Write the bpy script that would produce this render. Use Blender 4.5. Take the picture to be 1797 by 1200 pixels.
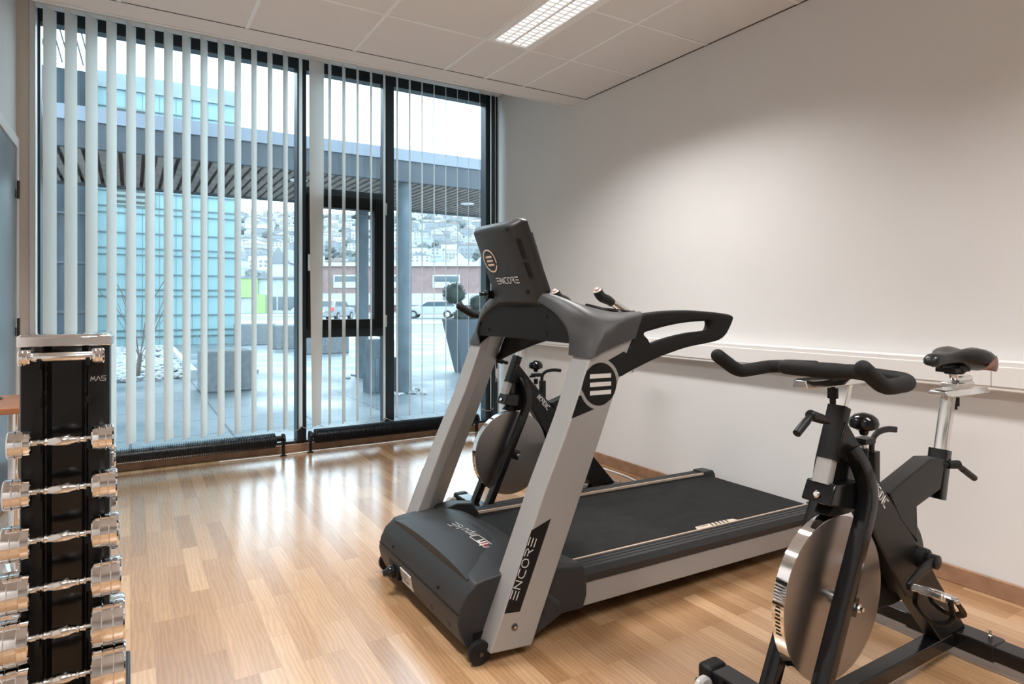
import bpy, bmesh, math, random
from mathutils import Vector, Matrix, noise
for o in list(bpy.data.objects): bpy.data.objects.remove(o, do_unlink=True)
scn = bpy.context.scene
COL = scn.collection
PI = math.pi
R = math.radians
random.seed(7)
# ------------------------------------------------------------------ camera, world, exposure
YAW = R(31.1); EYE = 1.143; F = 1110.0
cam = bpy.data.cameras.new('camera'); camo = bpy.data.objects.new('camera', cam); COL.objects.link(camo)
camo.location = (0, 0, EYE); camo.rotation_euler = (PI/2, 0, -YAW)
cam.sensor_width = 36; cam.lens = F/1797*36; cam.shift_y = -67/1797; cam.clip_start = .05; cam.clip_end = 3000
scn.camera = camo
scn.view_settings.view_transform = 'Standard'; scn.view_settings.look = 'None'
scn.view_settings.exposure = 0.0; scn.view_settings.gamma = 1; scn.view_settings.use_curve_mapping = False
world = bpy.data.worlds.new('overcast_sky'); scn.world = world; world.use_nodes = True
wn = world.node_tree; bg = wn.nodes['Background']
tc = wn.nodes.new('ShaderNodeTexCoord'); sx = wn.nodes.new('ShaderNodeSeparateXYZ'); cr = wn.nodes.new('ShaderNodeValToRGB')
wn.links.new(tc.outputs['Generated'], sx.inputs[0]); wn.links.new(sx.outputs['Z'], cr.inputs[0]); wn.links.new(cr.outputs[0], bg.inputs[0])
cr.color_ramp.elements[0].color = (.80, .92, 1, 1); cr.color_ramp.elements[1].color = (.72, .88, 1, 1)
SKY = 6.3
bg.inputs[1].default_value = SKY
def area(name, loc, size, power, color, rot=(0, 0, 0), spread=180, portal=False):
    l = bpy.data.lights.new(name, 'AREA'); l.shape = 'RECTANGLE'; l.size, l.size_y = size
    l.energy = power; l.color = color; l.spread = R(spread)
    if portal: l.cycles.is_portal = True
    o = bpy.data.objects.new(name, l); COL.objects.link(o); o.location = loc; o.rotation_euler = rot
    return o
LAMP = 35
WARM = (1, .98, .965)
area('window_portal', (1.2, 5.2, 1.55), (3.4, 3.0), 1, (1, 1, 1), (-PI/2, 0, 0), portal=True)
CEIL = 2.663; XR = 2.9; XL = -.61; YW = 5.15; YB = -2.6
LAMPS = [(1.895, 2.575), (1.895, -.1), (.245, -.1), (.245, 2.575)]  # last fixture is unseen, added to brighten the left wall and rack
for lx, ly in LAMPS:
    area('tube_light', (lx, ly, CEIL-.012), (.20, 1.16), LAMP, WARM, spread=128)

# ------------------------------------------------------------------ materials
def mat(name, col, rough=.5, metal=0, spec=.5, coat=0, noise_amt=0, noise_scale=40, bump=0, emis=None, es=0, aniso=0):
    m = bpy.data.materials.new(name); m.use_nodes = True; nt = m.node_tree; b = nt.nodes['Principled BSDF']
    b.inputs['Base Color'].default_value = (*col, 1); b.inputs['Roughness'].default_value = rough
    b.inputs['Metallic'].default_value = metal; b.inputs['Specular IOR Level'].default_value = spec
    b.inputs['Coat Weight'].default_value = coat; b.inputs['Coat Roughness'].default_value = .2
    if aniso: b.inputs['Anisotropic'].default_value = aniso
    if emis: b.inputs['Emission Color'].default_value = (*emis, 1); b.inputs['Emission Strength'].default_value = es
    if noise_amt or bump:
        t = nt.nodes.new('ShaderNodeTexCoord'); n = nt.nodes.new('ShaderNodeTexNoise'); n.inputs['Scale'].default_value = noise_scale
        n.inputs['Detail'].default_value = 6; nt.links.new(t.outputs['Object'], n.inputs['Vector'])
        if noise_amt:
            r = nt.nodes.new('ShaderNodeValToRGB'); r.color_ramp.elements[0].position = .3; r.color_ramp.elements[1].position = .7
            r.color_ramp.elements[0].color = (*[c*(1-noise_amt) for c in col], 1); r.color_ramp.elements[1].color = (*[min(1, c*(1+noise_amt)) for c in col], 1)
            nt.links.new(n.outputs['Fac'], r.inputs[0]); nt.links.new(r.outputs[0], b.inputs['Base Color'])
        if bump:
            bp = nt.nodes.new('ShaderNodeBump'); bp.inputs['Strength'].default_value = bump; bp.inputs['Distance'].default_value = .002
            nt.links.new(n.outputs['Fac'], bp.inputs['Height']); nt.links.new(bp.outputs[0], b.inputs['Normal'])
    return m
M = dict(
 wall=mat('painted_wall', (.69, .68, .67), .85, noise_amt=.015, noise_scale=3, bump=.05),
 ceil=mat('ceiling_board', (.76, .735, .72), .9, noise_amt=.03, noise_scale=250),
 tbar=mat('ceiling_bar', (.86, .86, .85), .4),
 white=mat('white_plastic', (.78, .76, .74), .4),
 trunk=mat('trunking_white', (.76, .74, .72), .35),
 jamb=mat('jamb_paint', (.74, .66, .58), .7),
 frame=mat('window_frame_paint', (.012, .016, .02), .38),
 black=mat('black_plastic', (.007, .0068, .0068), .45, spec=.24),
 gblack=mat('gloss_black_paint', (.005, .005, .0055), .16, spec=.42),
 sblack=mat('satin_black_paint', (.008, .0077, .0075), .36, spec=.28),
 rubber=mat('foam_rubber', (.011, .0105, .0100), .68, spec=.2, bump=.3, noise_scale=500),
 fin=mat('radiator_black', (.010, .012, .016), .35),
 dgrey=mat('charcoal_plastic', (.023, .0235, .025), .44, spec=.36, bump=.15, noise_scale=900),
 grey=mat('grey_plastic', (.042, .0425, .043), .44, spec=.45, bump=.15, noise_scale=900),
 panel=mat('panel_plastic', (.009, .0085, .0085), .6, spec=.18),
 silver=mat('silver_paint', (.35, .338, .326), .40, metal=.35, spec=.5),
 chrome=mat('chrome', (.86, .86, .86), .055, metal=1),
 satin=mat('satin_chrome', (.74, .73, .71), .18, metal=1),
 belt=mat('running_belt', (.011, .0108, .0106), .75, spec=.2, noise_amt=.25, noise_scale=20, bump=.4),
 gold=mat('champagne_strip', (.70, .54, .42), .35, metal=.5),
 cream=mat('cream_print', (.60, .50, .40), .5),
 tan=mat('tan_print', (.62, .47, .34), .5),
 print_w=mat('silver_print', (.62, .60, .58), .4),
 red=mat('red_print', (.30, .03, .04), .5),
 brown=mat('saddle_brown', (.16, .075, .055), .4),
 saddle=mat('saddle_black', (.012, .012, .012), .3, spec=.4),
 desk=mat('table_wood', (.30, .115, .045), .35, noise_amt=.25, noise_scale=12),
 skirt=mat('skirting_wood', (.33, .185, .11), .45, noise_amt=.22, noise_scale=14),
 door=mat('door_laminate', (.15, .205, .24), .28),
 steel=mat('hinge_steel', (.10, .09, .085), .35, metal=.8),
 parapet=mat('parapet_metal', (.16, .205, .22), .6, noise_amt=.1, noise_scale=2),
 concrete=mat('concrete', (.12, .135, .145), .9, noise_amt=.2, noise_scale=14),
 concrete_l=mat('pale_concrete', (.30, .34, .35), .9, noise_amt=.15, noise_scale=2),
 canopyw=mat('canopy_flashing', (.125, .145, .18), .6, noise_amt=.08, noise_scale=2),
 canopy=mat('canopy_beam', (.034, .042, .052), .8, noise_amt=.25, noise_scale=2),
 slat=mat('soffit_slat', (.21, .175, .155), .8, noise_amt=.3, noise_scale=5),
 gap=mat('soffit_dark', (.075, .06, .06), .9),
 column=mat('weathered_column', (.062, .088, .108), .8, noise_amt=.3, noise_scale=5),
 leaf=mat('evergreen_leaf', (.022, .038, .032), .7, noise_amt=.5, noise_scale=25),
 htree=mat('hazy_winter_tree', (.085, .10, .10), .9, noise_amt=.3, noise_scale=.4),  # paled grey green, distance haze put into the colour
 twig=mat('bare_twig', (.10, .08, .07), .8),
 pebble=mat('pebble_stone', (.24, .255, .265), .8, noise_amt=.4, noise_scale=6),
 grass=mat('winter_grass', (.34, .36, .26), .9, noise_amt=.35, noise_scale=.6),
 asphalt=mat('asphalt', (.13, .145, .155), .8, noise_amt=.15, noise_scale=1),
 brick=mat('red_brick_wall', (.20, .135, .13), .9, noise_amt=.15, noise_scale=1.5),
 pale=mat('pale_render', (.36, .37, .38), .8),
 roofd=mat('slate_roof', (.15, .165, .18), .8), roofr=mat('tile_roof', (.20, .165, .16), .8),  # roof tones lightened in place of distance haze
 green=mat('lime_panel', (.22, .36, .12), .6),
 hill=mat('hazy_winter_hillside', (.14, .16, .16), .95, noise_amt=.5, noise_scale=.05),  # pale grey stands in for haze over the far slope
 bottle=mat('bottle_white', (.75, .70, .68), .35), pinkb=mat('pink_button', (.70, .40, .35), .4), pink=mat('pink_label', (.62, .30, .26), .5),
 carw=mat('car_white', (.30, .32, .34), .25, coat=.5), carg=mat('car_grey', (.16, .18, .20), .25, coat=.5),
 glassd=mat('dark_glass', (.05, .075, .09), .08), tail=mat('tail_lamp', (.55, .05, .06), .2), tyre=mat('tyre', (.02, .02, .02), .8),
 pot=mat('planter_blue_grey', (.05, .068, .085), .6), soil=mat('soil', (.05, .04, .03), .9),
 acryl=mat('clear_wheel', (.55, .55, .55), .15, metal=.3),
)
def nodes(m): return m.node_tree, m.node_tree.nodes, m.node_tree.links
def parquet():
    m = mat('oak_parquet', (.5, .3, .15), .24, spec=.8, coat=.35); nt, n, l = nodes(m); b = n['Principled BSDF']
    tcn = n.new('ShaderNodeTexCoord'); mp = n.new('ShaderNodeMapping'); mp.inputs['Rotation'].default_value = (0, 0, PI/2)
    l.new(tcn.outputs['Object'], mp.inputs[0])
    def brk(w, h, off, sc=1):
        k = n.new('ShaderNodeTexBrick'); k.inputs['Scale'].default_value = 1; k.inputs['Brick Width'].default_value = w
        k.inputs['Row Height'].default_value = h; k.inputs['Mortar Size'].default_value = .0006; k.inputs['Mortar Smooth'].default_value = .3
        k.offset = off; k.offset_frequency = 2; k.squash = 1; l.new(mp.outputs[0], k.inputs['Vector']); return k
    k = brk(.52, .068, .39); k.offset_frequency = 3
    k.inputs['Color1'].default_value = (0, 0, 0, 1); k.inputs['Color2'].default_value = (1, 1, 1, 1); k.inputs['Mortar'].default_value = (.32, .32, .32, 1)
    cr = n.new('ShaderNodeValToRGB'); e = cr.color_ramp.elements
    e[0].color = (.31, .166, .078, 1); e[1].color = (.50, .312, .170, 1); x = e.new(.3); x.color = (.365, .205, .100, 1); x = e.new(.75); x.color = (.425, .250, .128, 1)
    l.new(k.outputs['Color'], cr.inputs[0])
    # grain, shifted from stave to stave
    ad = n.new('ShaderNodeVectorMath'); ad.operation = 'MULTIPLY_ADD'; ad.inputs[1].default_value = (9, 9, 9)
    l.new(k.outputs['Color'], ad.inputs[0]); l.new(mp.outputs[0], ad.inputs[2])
    m2 = n.new('ShaderNodeMapping'); m2.inputs['Scale'].default_value = (3.2, 34, 1); l.new(ad.outputs[0], m2.inputs[0])
    ns = n.new('ShaderNodeTexNoise'); ns.inputs['Scale'].default_value = 2.4; ns.inputs['Detail'].default_value = 8; ns.inputs['Roughness'].default_value = .65; ns.inputs['Distortion'].default_value = .6
    l.new(m2.outputs[0], ns.inputs['Vector'])
    m3 = n.new('ShaderNodeMapping'); m3.inputs['Scale'].default_value = (1.6, 9, 1); l.new(ad.outputs[0], m3.inputs[0])
    wv = n.new('ShaderNodeTexWave'); wv.bands_direction = 'Y'; wv.inputs['Scale'].default_value = 2.2; wv.inputs['Distortion'].default_value = 9; wv.inputs['Detail'].default_value = 3; wv.inputs['Detail Scale'].default_value = 1.2
    l.new(m3.outputs[0], wv.inputs['Vector'])
    g = n.new('ShaderNodeMapRange'); g.inputs['From Min'].default_value = .3; g.inputs['From Max'].default_value = .7; g.inputs['To Min'].default_value = .90; g.inputs['To Max'].default_value = 1.06
    l.new(ns.outputs['Fac'], g.inputs[0])
    g2 = n.new('ShaderNodeMapRange'); g2.inputs['To Min'].default_value = .88; g2.inputs['To Max'].default_value = 1.05; l.new(wv.outputs['Fac'], g2.inputs[0])
    mu = n.new('ShaderNodeMath'); mu.operation = 'MULTIPLY'; l.new(g.outputs[0], mu.inputs[0]); l.new(g2.outputs[0], mu.inputs[1])
    vm = n.new('ShaderNodeVectorMath'); vm.operation = 'SCALE'; l.new(cr.outputs[0], vm.inputs[0]); l.new(mu.outputs[0], vm.inputs['Scale'])
    jt = n.new('ShaderNodeMix'); jt.data_type = 'RGBA'; jt.inputs['B'].default_value = (.16, .085, .045, 1)
    jf = n.new('ShaderNodeMath'); jf.operation = 'MULTIPLY'; jf.inputs[1].default_value = .45; l.new(k.outputs['Fac'], jf.inputs[0]); l.new(jf.outputs[0], jt.inputs['Factor'])
    l.new(vm.outputs[0], jt.inputs['A']); l.new(jt.outputs['Result'], b.inputs['Base Color'])
    rg = n.new('ShaderNodeMapRange'); rg.inputs['To Min'].default_value = .17; rg.inputs['To Max'].default_value = .28; l.new(ns.outputs['Fac'], rg.inputs[0]); l.new(rg.outputs[0], b.inputs['Roughness'])
    bp = n.new('ShaderNodeBump'); bp.inputs['Strength'].default_value = .06; bp.inputs['Distance'].default_value = .001; l.new(ns.outputs['Fac'], bp.inputs['Height']); l.new(bp.outputs[0], b.inputs['Normal'])
    return m
M['parquet'] = parquet()
def paving():
    m = mat('paving_slabs', (.4, .5, .55), .45); nt, n, l = nodes(m); b = n['Principled BSDF']
    tcn = n.new('ShaderNodeTexCoord'); k = n.new('ShaderNodeTexBrick'); k.inputs['Scale'].default_value = 1; k.inputs['Brick Width'].default_value = .8; k.inputs['Row Height'].default_value = .8
    k.inputs['Mortar Size'].default_value = .012; k.offset = .0
    k.inputs['Color1'].default_value = (.125, .15, .165, 1); k.inputs['Color2'].default_value = (.095, .12, .135, 1); k.inputs['Mortar'].default_value = (.03, .04, .05, 1)
    l.new(tcn.outputs['Object'], k.inputs['Vector'])
    ns = n.new('ShaderNodeTexNoise'); ns.inputs['Scale'].default_value = .8; ns.inputs['Detail'].default_value = 8; l.new(tcn.outputs['Object'], ns.inputs['Vector'])
    g = n.new('ShaderNodeMapRange'); g.inputs['From Min'].default_value = .3; g.inputs['From Max'].default_value = .7; g.inputs['To Min'].default_value = .7; g.inputs['To Max'].default_value = 1.25; l.new(ns.outputs['Fac'], g.inputs[0])
    vm = n.new('ShaderNodeVectorMath'); vm.operation = 'SCALE'; l.new(k.outputs['Color'], vm.inputs[0]); l.new(g.outputs[0], vm.inputs['Scale']); l.new(vm.outputs[0], b.inputs['Base Color'])
    rg = n.new('ShaderNodeMapRange'); rg.inputs['From Min'].default_value = .35; rg.inputs['From Max'].default_value = .65; rg.inputs['To Min'].default_value = .30; rg.inputs['To Max'].default_value = .7; l.new(ns.outputs['Fac'], rg.inputs[0]); l.new(rg.outputs[0], b.inputs['Roughness'])
    return m
M['paving'] = paving()
def stripes(name, c1, c2, axis, period, duty, rough=.5, axis2=None, period2=1):
    m = mat(name, c1, rough); nt, n, l = nodes(m); b = n['Principled BSDF']
    tcn = n.new('ShaderNodeTexCoord'); s = n.new('ShaderNodeSeparateXYZ'); l.new(tcn.outputs['Object'], s.inputs[0])
    def st(ax, per, du):
        d = n.new('ShaderNodeMath'); d.operation = 'DIVIDE'; d.inputs[1].default_value = per; l.new(s.outputs[ax], d.inputs[0])
        f = n.new('ShaderNodeMath'); f.operation = 'FRACT'; l.new(d.outputs[0], f.inputs[0])
        g = n.new('ShaderNodeMath'); g.operation = 'LESS_THAN'; g.inputs[1].default_value = du; l.new(f.outputs[0], g.inputs[0]); return g
    g = st(axis, period, duty)
    mx = n.new('ShaderNodeMix'); mx.data_type = 'RGBA'; mx.inputs['A'].default_value = (*c1, 1); mx.inputs['B'].default_value = (*c2, 1)
    l.new(g.outputs[0], mx.inputs['Factor']); l.new(mx.outputs['Result'], b.inputs['Base Color'])
    return m
M['tower'] = mat('turquoise_panel', (.145, .245, .262), .55, noise_amt=.10, noise_scale=.5)
M['seam'] = mat('panel_seam_shaded', (.075, .125, .14), .5)  # dark tone stands in for the shadow line under each rib
M['louvre'] = stripes('louvre_vent', (.13, .17, .16), (.015, .03, .03), 'Z', .16, .5)
M['facade'] = mat('dark_timber_facade', (.020, .032, .042), .9, noise_amt=.4, noise_scale=.7)
M['hillhouse'] = [mat('house_white', (.38, .39, .40), .8), mat('house_grey', (.20, .22, .235), .8), mat('house_cream', (.30, .28, .255), .8)]  # town walls kept pale, haze is in these colours
def blindmat():
    m = bpy.data.materials.new('blind_fabric'); m.use_nodes = True; nt, n, l = nodes(m); n.clear()
    o = n.new('ShaderNodeOutputMaterial'); d = n.new('ShaderNodeBsdfDiffuse'); t = n.new('ShaderNodeBsdfTranslucent'); mx = n.new('ShaderNodeMixShader')
    d.inputs[0].default_value = (.80, .77, .72, 1); t.inputs[0].default_value = (.72, .74, .72, 1); mx.inputs[0].default_value = .30
    tcn = n.new('ShaderNodeTexCoord'); wv = n.new('ShaderNodeTexNoise'); wv.inputs['Scale'].default_value = 60
    mp = n.new('ShaderNodeMapping'); mp.inputs['Scale'].default_value = (6, 6, .3); l.new(tcn.outputs['Object'], mp.inputs[0]); l.new(mp.outputs[0], wv.inputs['Vector'])
    bp = n.new('ShaderNodeBump'); bp.inputs['Strength'].default_value = .15; bp.inputs['Distance'].default_value = .001; l.new(wv.outputs['Fac'], bp.inputs['Height']); l.new(bp.outputs[0], d.inputs['Normal'])
    l.new(d.outputs[0], mx.inputs[1]); l.new(t.outputs[0], mx.inputs[2]); l.new(mx.outputs[0], o.inputs[0]); return m
M['blind'] = blindmat()
def glassmat():
    m = bpy.data.materials.new('window_glass'); m.use_nodes = True; nt, n, l = nodes(m); n.clear()
    o = n.new('ShaderNodeOutputMaterial'); t = n.new('ShaderNodeBsdfTransparent'); g = n.new('ShaderNodeBsdfGlossy'); mx = n.new('ShaderNodeMixShader')
    t.inputs[0].default_value = (.84, .95, .985, 1); g.inputs['Roughness'].default_value = .0; g.inputs[0].default_value = (1, 1, 1, 1); mx.inputs[0].default_value = .055
    l.new(t.outputs[0], mx.inputs[1]); l.new(g.outputs[0], mx.inputs[2]); l.new(mx.outputs[0], o.inputs[0]); return m
M['glass'] = glassmat()
def tubemat():
    m = bpy.data.materials.new('lit_tube'); m.use_nodes = True; nt, n, l = nodes(m); n.clear()
    o = n.new('ShaderNodeOutputMaterial'); e = n.new('ShaderNodeEmission'); e.inputs[0].default_value = (1, .97, .93, 1); e.inputs[1].default_value = 1.25
    l.new(e.outputs[0], o.inputs[0]); return m
M['tube'] = tubemat()
def brushed():
    m = mat('brushed_steel', (.34, .335, .335), .30, metal=1); nt, n, l = nodes(m); b = n['Principled BSDF']
    tcn = n.new('ShaderNodeTexCoord'); s = n.new('ShaderNodeSeparateXYZ'); l.new(tcn.outputs['Object'], s.inputs[0])
    a = n.new('ShaderNodeVectorMath'); a.operation = 'LENGTH'
    c = n.new('ShaderNodeCombineXYZ'); l.new(s.outputs['X'], c.inputs[0])
    sb = n.new('ShaderNodeMath'); sb.operation = 'SUBTRACT'; sb.inputs[1].default_value = .343; l.new(s.outputs['Z'], sb.inputs[0]); l.new(sb.outputs[0], c.inputs[2])
    l.new(c.outputs[0], a.inputs[0])
    c2 = n.new('ShaderNodeCombineXYZ'); l.new(a.outputs['Value'], c2.inputs[0])
    ns = n.new('ShaderNodeTexNoise'); ns.inputs['Scale'].default_value = 260; l.new(c2.outputs[0], ns.inputs['Vector'])
    bp = n.new('ShaderNodeBump'); bp.inputs['Strength'].default_value = .02; bp.inputs['Distance'].default_value = .001; l.new(ns.outputs['Fac'], bp.inputs['Height']); l.new(bp.outputs[0], b.inputs['Normal'])
    n2 = n.new('ShaderNodeTexNoise'); n2.inputs['Scale'].default_value = 9; n2.inputs['Detail'].default_value = 5; l.new(tcn.outputs['Object'], n2.inputs['Vector'])
    g = n.new('ShaderNodeMapRange'); g.inputs['From Min'].default_value = .3; g.inputs['From Max'].default_value = .7; g.inputs['To Min'].default_value = .27; g.inputs['To Max'].default_value = .33; l.new(n2.outputs['Fac'], g.inputs[0]); l.new(g.outputs[0], b.inputs['Roughness'])
    return m
M['brushed'] = brushed()

# ------------------------------------------------------------------ mesh helpers
def V(*a): return Vector(a)
def box(bm, a, b):
    v = [bm.verts.new((x, y, z)) for z in (a[2], b[2]) for y in (a[1], b[1]) for x in (a[0], b[0])]
    for f in ((0, 2, 3, 1), (4, 5, 7, 6), (0, 1, 5, 4), (2, 6, 7, 3), (0, 4, 6, 2), (1, 3, 7, 5)): bm.faces.new([v[i] for i in f])
    return bm
def bx(a, b): return box(bmesh.new(), a, b)
def rings(bm, secs, cap=True, closed=True):
    rs = [[bm.verts.new(p) for p in s] for s in secs]; n = len(rs[0])
    for r1, r2 in zip(rs, rs[1:]):
        for i in range(n if closed else n-1):
            j = (i+1) % n; bm.faces.new((r1[i], r1[j], r2[j], r2[i]))
    if cap and closed:
        bm.faces.new(rs[0][::-1]); bm.faces.new(rs[-1])
    return rs
def catmull(pts, n=6, closed=False):
    P = [Vector(p) for p in pts]; out = []; m = len(P)
    rng = range(m if closed else m-1)
    for i in rng:
        p0 = P[i-1] if (i or closed) else P[0]*2-P[1]; p1 = P[i]; p2 = P[(i+1) % m]
        p3 = P[(i+2) % m] if (closed or i+2 < m) else P[-1]*2-P[-2]
        for k in range(n):
            t = k/n; out.append(.5*((2*p1)+(p2-p0)*t+(2*p0-5*p1+4*p2-p3)*t*t+(3*p1-3*p2+p3-p0)*t**3))
    if not closed: out.append(P[-1])
    return out
def fillet(pts, rad, n=5):
    P = [Vector(p) for p in pts]; out = [P[0]]
    for a, b, c in zip(P, P[1:], P[2:]):
        d1 = (a-b); d2 = (c-b); r = min(rad, d1.length*.48, d2.length*.48)
        s = b+d1.normalized()*r; e = b+d2.normalized()*r
        for k in range(n+1):
            t = k/n; out.append(s*(1-t)**2+b*2*t*(1-t)+e*t*t)
    out.append(P[-1]); return out
def sweep(bm, pts, sect, up=None, scale=None, cap=True):
    P = [Vector(p) for p in pts]; secs = []
    T = []
    for i in range(len(P)):
        a = P[max(i-1, 0)]; b = P[min(i+1, len(P)-1)]; T.append((b-a).normalized())
    u = Vector(up) if up else (Vector((0, 0, 1)) if abs(T[0].z) < .9 else Vector((1, 0, 0)))
    for i, p in enumerate(P):
        s = T[i].cross(u).normalized(); uu = s.cross(T[i]).normalized()
        if not up: u = uu
        k = scale[i] if scale else 1
        secs.append([p+s*(x*k)+uu*(y*k) for x, y in sect])
    rings(bm, secs, cap); return bm
def circ(r, n=14): return [(r*math.cos(2*PI*i/n), r*math.sin(2*PI*i/n)) for i in range(n)]
def rrect(w, h, r=.004, n=3):
    out = []
    for cx, cy, a0 in ((w/2-r, h/2-r, 0), (-w/2+r, h/2-r, 90), (-w/2+r, -h/2+r, 180), (w/2-r, -h/2+r, 270)):
        for k in range(n+1):
            a = R(a0+90*k/n); out.append((cx+r*math.cos(a), cy+r*math.sin(a)))
    return out
def tube(bm, pts, r, seg=14, rad=None, smooth=0, dome=False):
    if rad: pts = fillet(pts, rad)
    if smooth: pts = catmull(pts, smooth)
    P = [Vector(p) for p in pts]; sc = [1.0]*len(P)
    if dome:
        for end in (0, -1):
            q = P[1] if end == 0 else P[-2]; d = (P[end]-q).normalized(); b = P[end].copy()
            add = [(b-d*r*(1-math.sin(a))+d*0, math.cos(a)) for a in (R(25), R(50), R(72), R(86))]
            base = b-d*r
            add = [(base+d*r*math.sin(a), math.cos(a)) for a in (0, R(25), R(50), R(72), R(86))]
            if end == 0: P[0] = add[0][0]; P = [a[0] for a in add[:0:-1]]+P; sc = [a[1] for a in add[:0:-1]]+sc
            else: P[-1] = add[0][0]; P += [a[0] for a in add[1:]]; sc += [a[1] for a in add[1:]]
    return sweep(bm, P, circ(r, seg), scale=sc)
def beam(bm, pts, w, h, up=(0, 1, 0), r=.004, rad=None):
    if rad: pts = fillet(pts, rad)
    return sweep(bm, pts, rrect(w, h, r), up=up)
def lathe(bm, prof, org, axis, seg=32):
    a = Vector(axis).normalized(); s = a.orthogonal().normalized(); t = a.cross(s); o = Vector(org)
    secs = [[o+a*h+(s*math.cos(2*PI*i/seg)+t*math.sin(2*PI*i/seg))*max(r, 1e-5) for i in range(seg)] for h, r in prof]
    rings(bm, secs); return bm
def prism(bm, poly, y0, y1, ax='XZ'):
    f = {'XZ': lambda x, z, y: (x, y, z), 'XY': lambda x, y, z: (x, y, z), 'YZ': lambda y, z, x: (x, y, z)}[ax]
    rings(bm, [[f(p[0], p[1], y0) for p in poly], [f(p[0], p[1], y1) for p in poly]]); return bm
def shape2d(loops, d0, d1, bevel=0, mtx=None, res=3):
    """closed outline (with holes) in a plane, given thickness and rounded edges; x,y -> X,Z ; depth -> Y"""
    cu = bpy.data.curves.new('outline', 'CURVE'); cu.dimensions = '2D'; cu.fill_mode = 'BOTH'
    for lp in loops:
        s = cu.splines.new('POLY'); s.points.add(len(lp)-1); s.use_cyclic_u = True
        for p, q in zip(s.points, lp): p.co = (q[0], q[1], 0, 1)
    t = abs(d1-d0); cu.extrude = max(t/2-bevel, 0); cu.bevel_depth = bevel; cu.bevel_resolution = res; cu.offset = -bevel
    ob = bpy.data.objects.new('outline', cu); COL.objects.link(ob)
    dg = bpy.context.evaluated_depsgraph_get(); me = bpy.data.meshes.new_from_object(ob.evaluated_get(dg))
    bm = bmesh.new(); bm.from_mesh(me); bpy.data.objects.remove(ob); bpy.data.curves.remove(cu); bpy.data.meshes.remove(me)
    bmesh.ops.remove_doubles(bm, verts=bm.verts, dist=1e-5)
    mx = mtx if mtx else Matrix(((1, 0, 0, 0), (0, 0, -1, (d0+d1)/2), (0, 1, 0, 0), (0, 0, 0, 1)))
    bm.transform(mx); return bm
def c2(pts, n=5): return [(p.x, p.y) for p in catmull([(a, b, 0) for a, b in pts], n, True)]
def merge(bm, other, mtx=None):
    if mtx: other.transform(mtx)
    me = bpy.data.meshes.new('tmp'); other.to_mesh(me); other.free(); bm.from_mesh(me); bpy.data.meshes.remove(me); return bm
def obj(name, bm, m, parent=None, org=(0, 0, 0), bevel=0, sharp=38, seg=2):
    bmesh.ops.recalc_face_normals(bm, faces=bm.faces)
    if any(org): bm.transform(Matrix.Translation(-Vector(org)))
    for f in bm.faces: f.smooth = True
    for e in bm.edges:
        if len(e.link_faces) != 2 or e.calc_face_angle(0) > R(sharp): e.smooth = False
    me = bpy.data.meshes.new(name); bm.to_mesh(me); bm.free()
    me.materials.append(M[m] if isinstance(m, str) else m)
    o = bpy.data.objects.new(name, me); COL.objects.link(o); o.parent = parent
    if bevel:
        b = o.modifiers.new('bevel', 'BEVEL'); b.width = bevel; b.segments = seg; b.limit_method = 'ANGLE'; b.angle_limit = R(35); b.harden_normals = False
    return o
def thing(name, label, cat, loc=(0, 0, 0), group=None):
    o = bpy.data.objects.new(name, None); COL.objects.link(o); o.location = loc; o.empty_display_size = .1
    o['label'] = label; o['category'] = cat
    if group: o['group'] = group
    return o
def tag(o, label, cat, group=None, kind=None):
    o['label'] = label; o['category'] = cat
    if group: o['group'] = group
    if kind: o['kind'] = kind
    return o
def struct(name, bm, m, parent=None, **k):
    o = obj(name, bm, m, parent, **k)
    if parent is None: o['kind'] = 'structure'
    return o
def dup(root, loc, label=None, rz=None):
    def cp(o, par):
        c = o.copy(); COL.objects.link(c); c.parent = par
        for ch in o.children: cp(ch, c)
        return c
    r = cp(root, None); r.location = loc
    if label: r['label'] = label
    if rz is not None: r.rotation_euler[2] = rz
    return r
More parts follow.
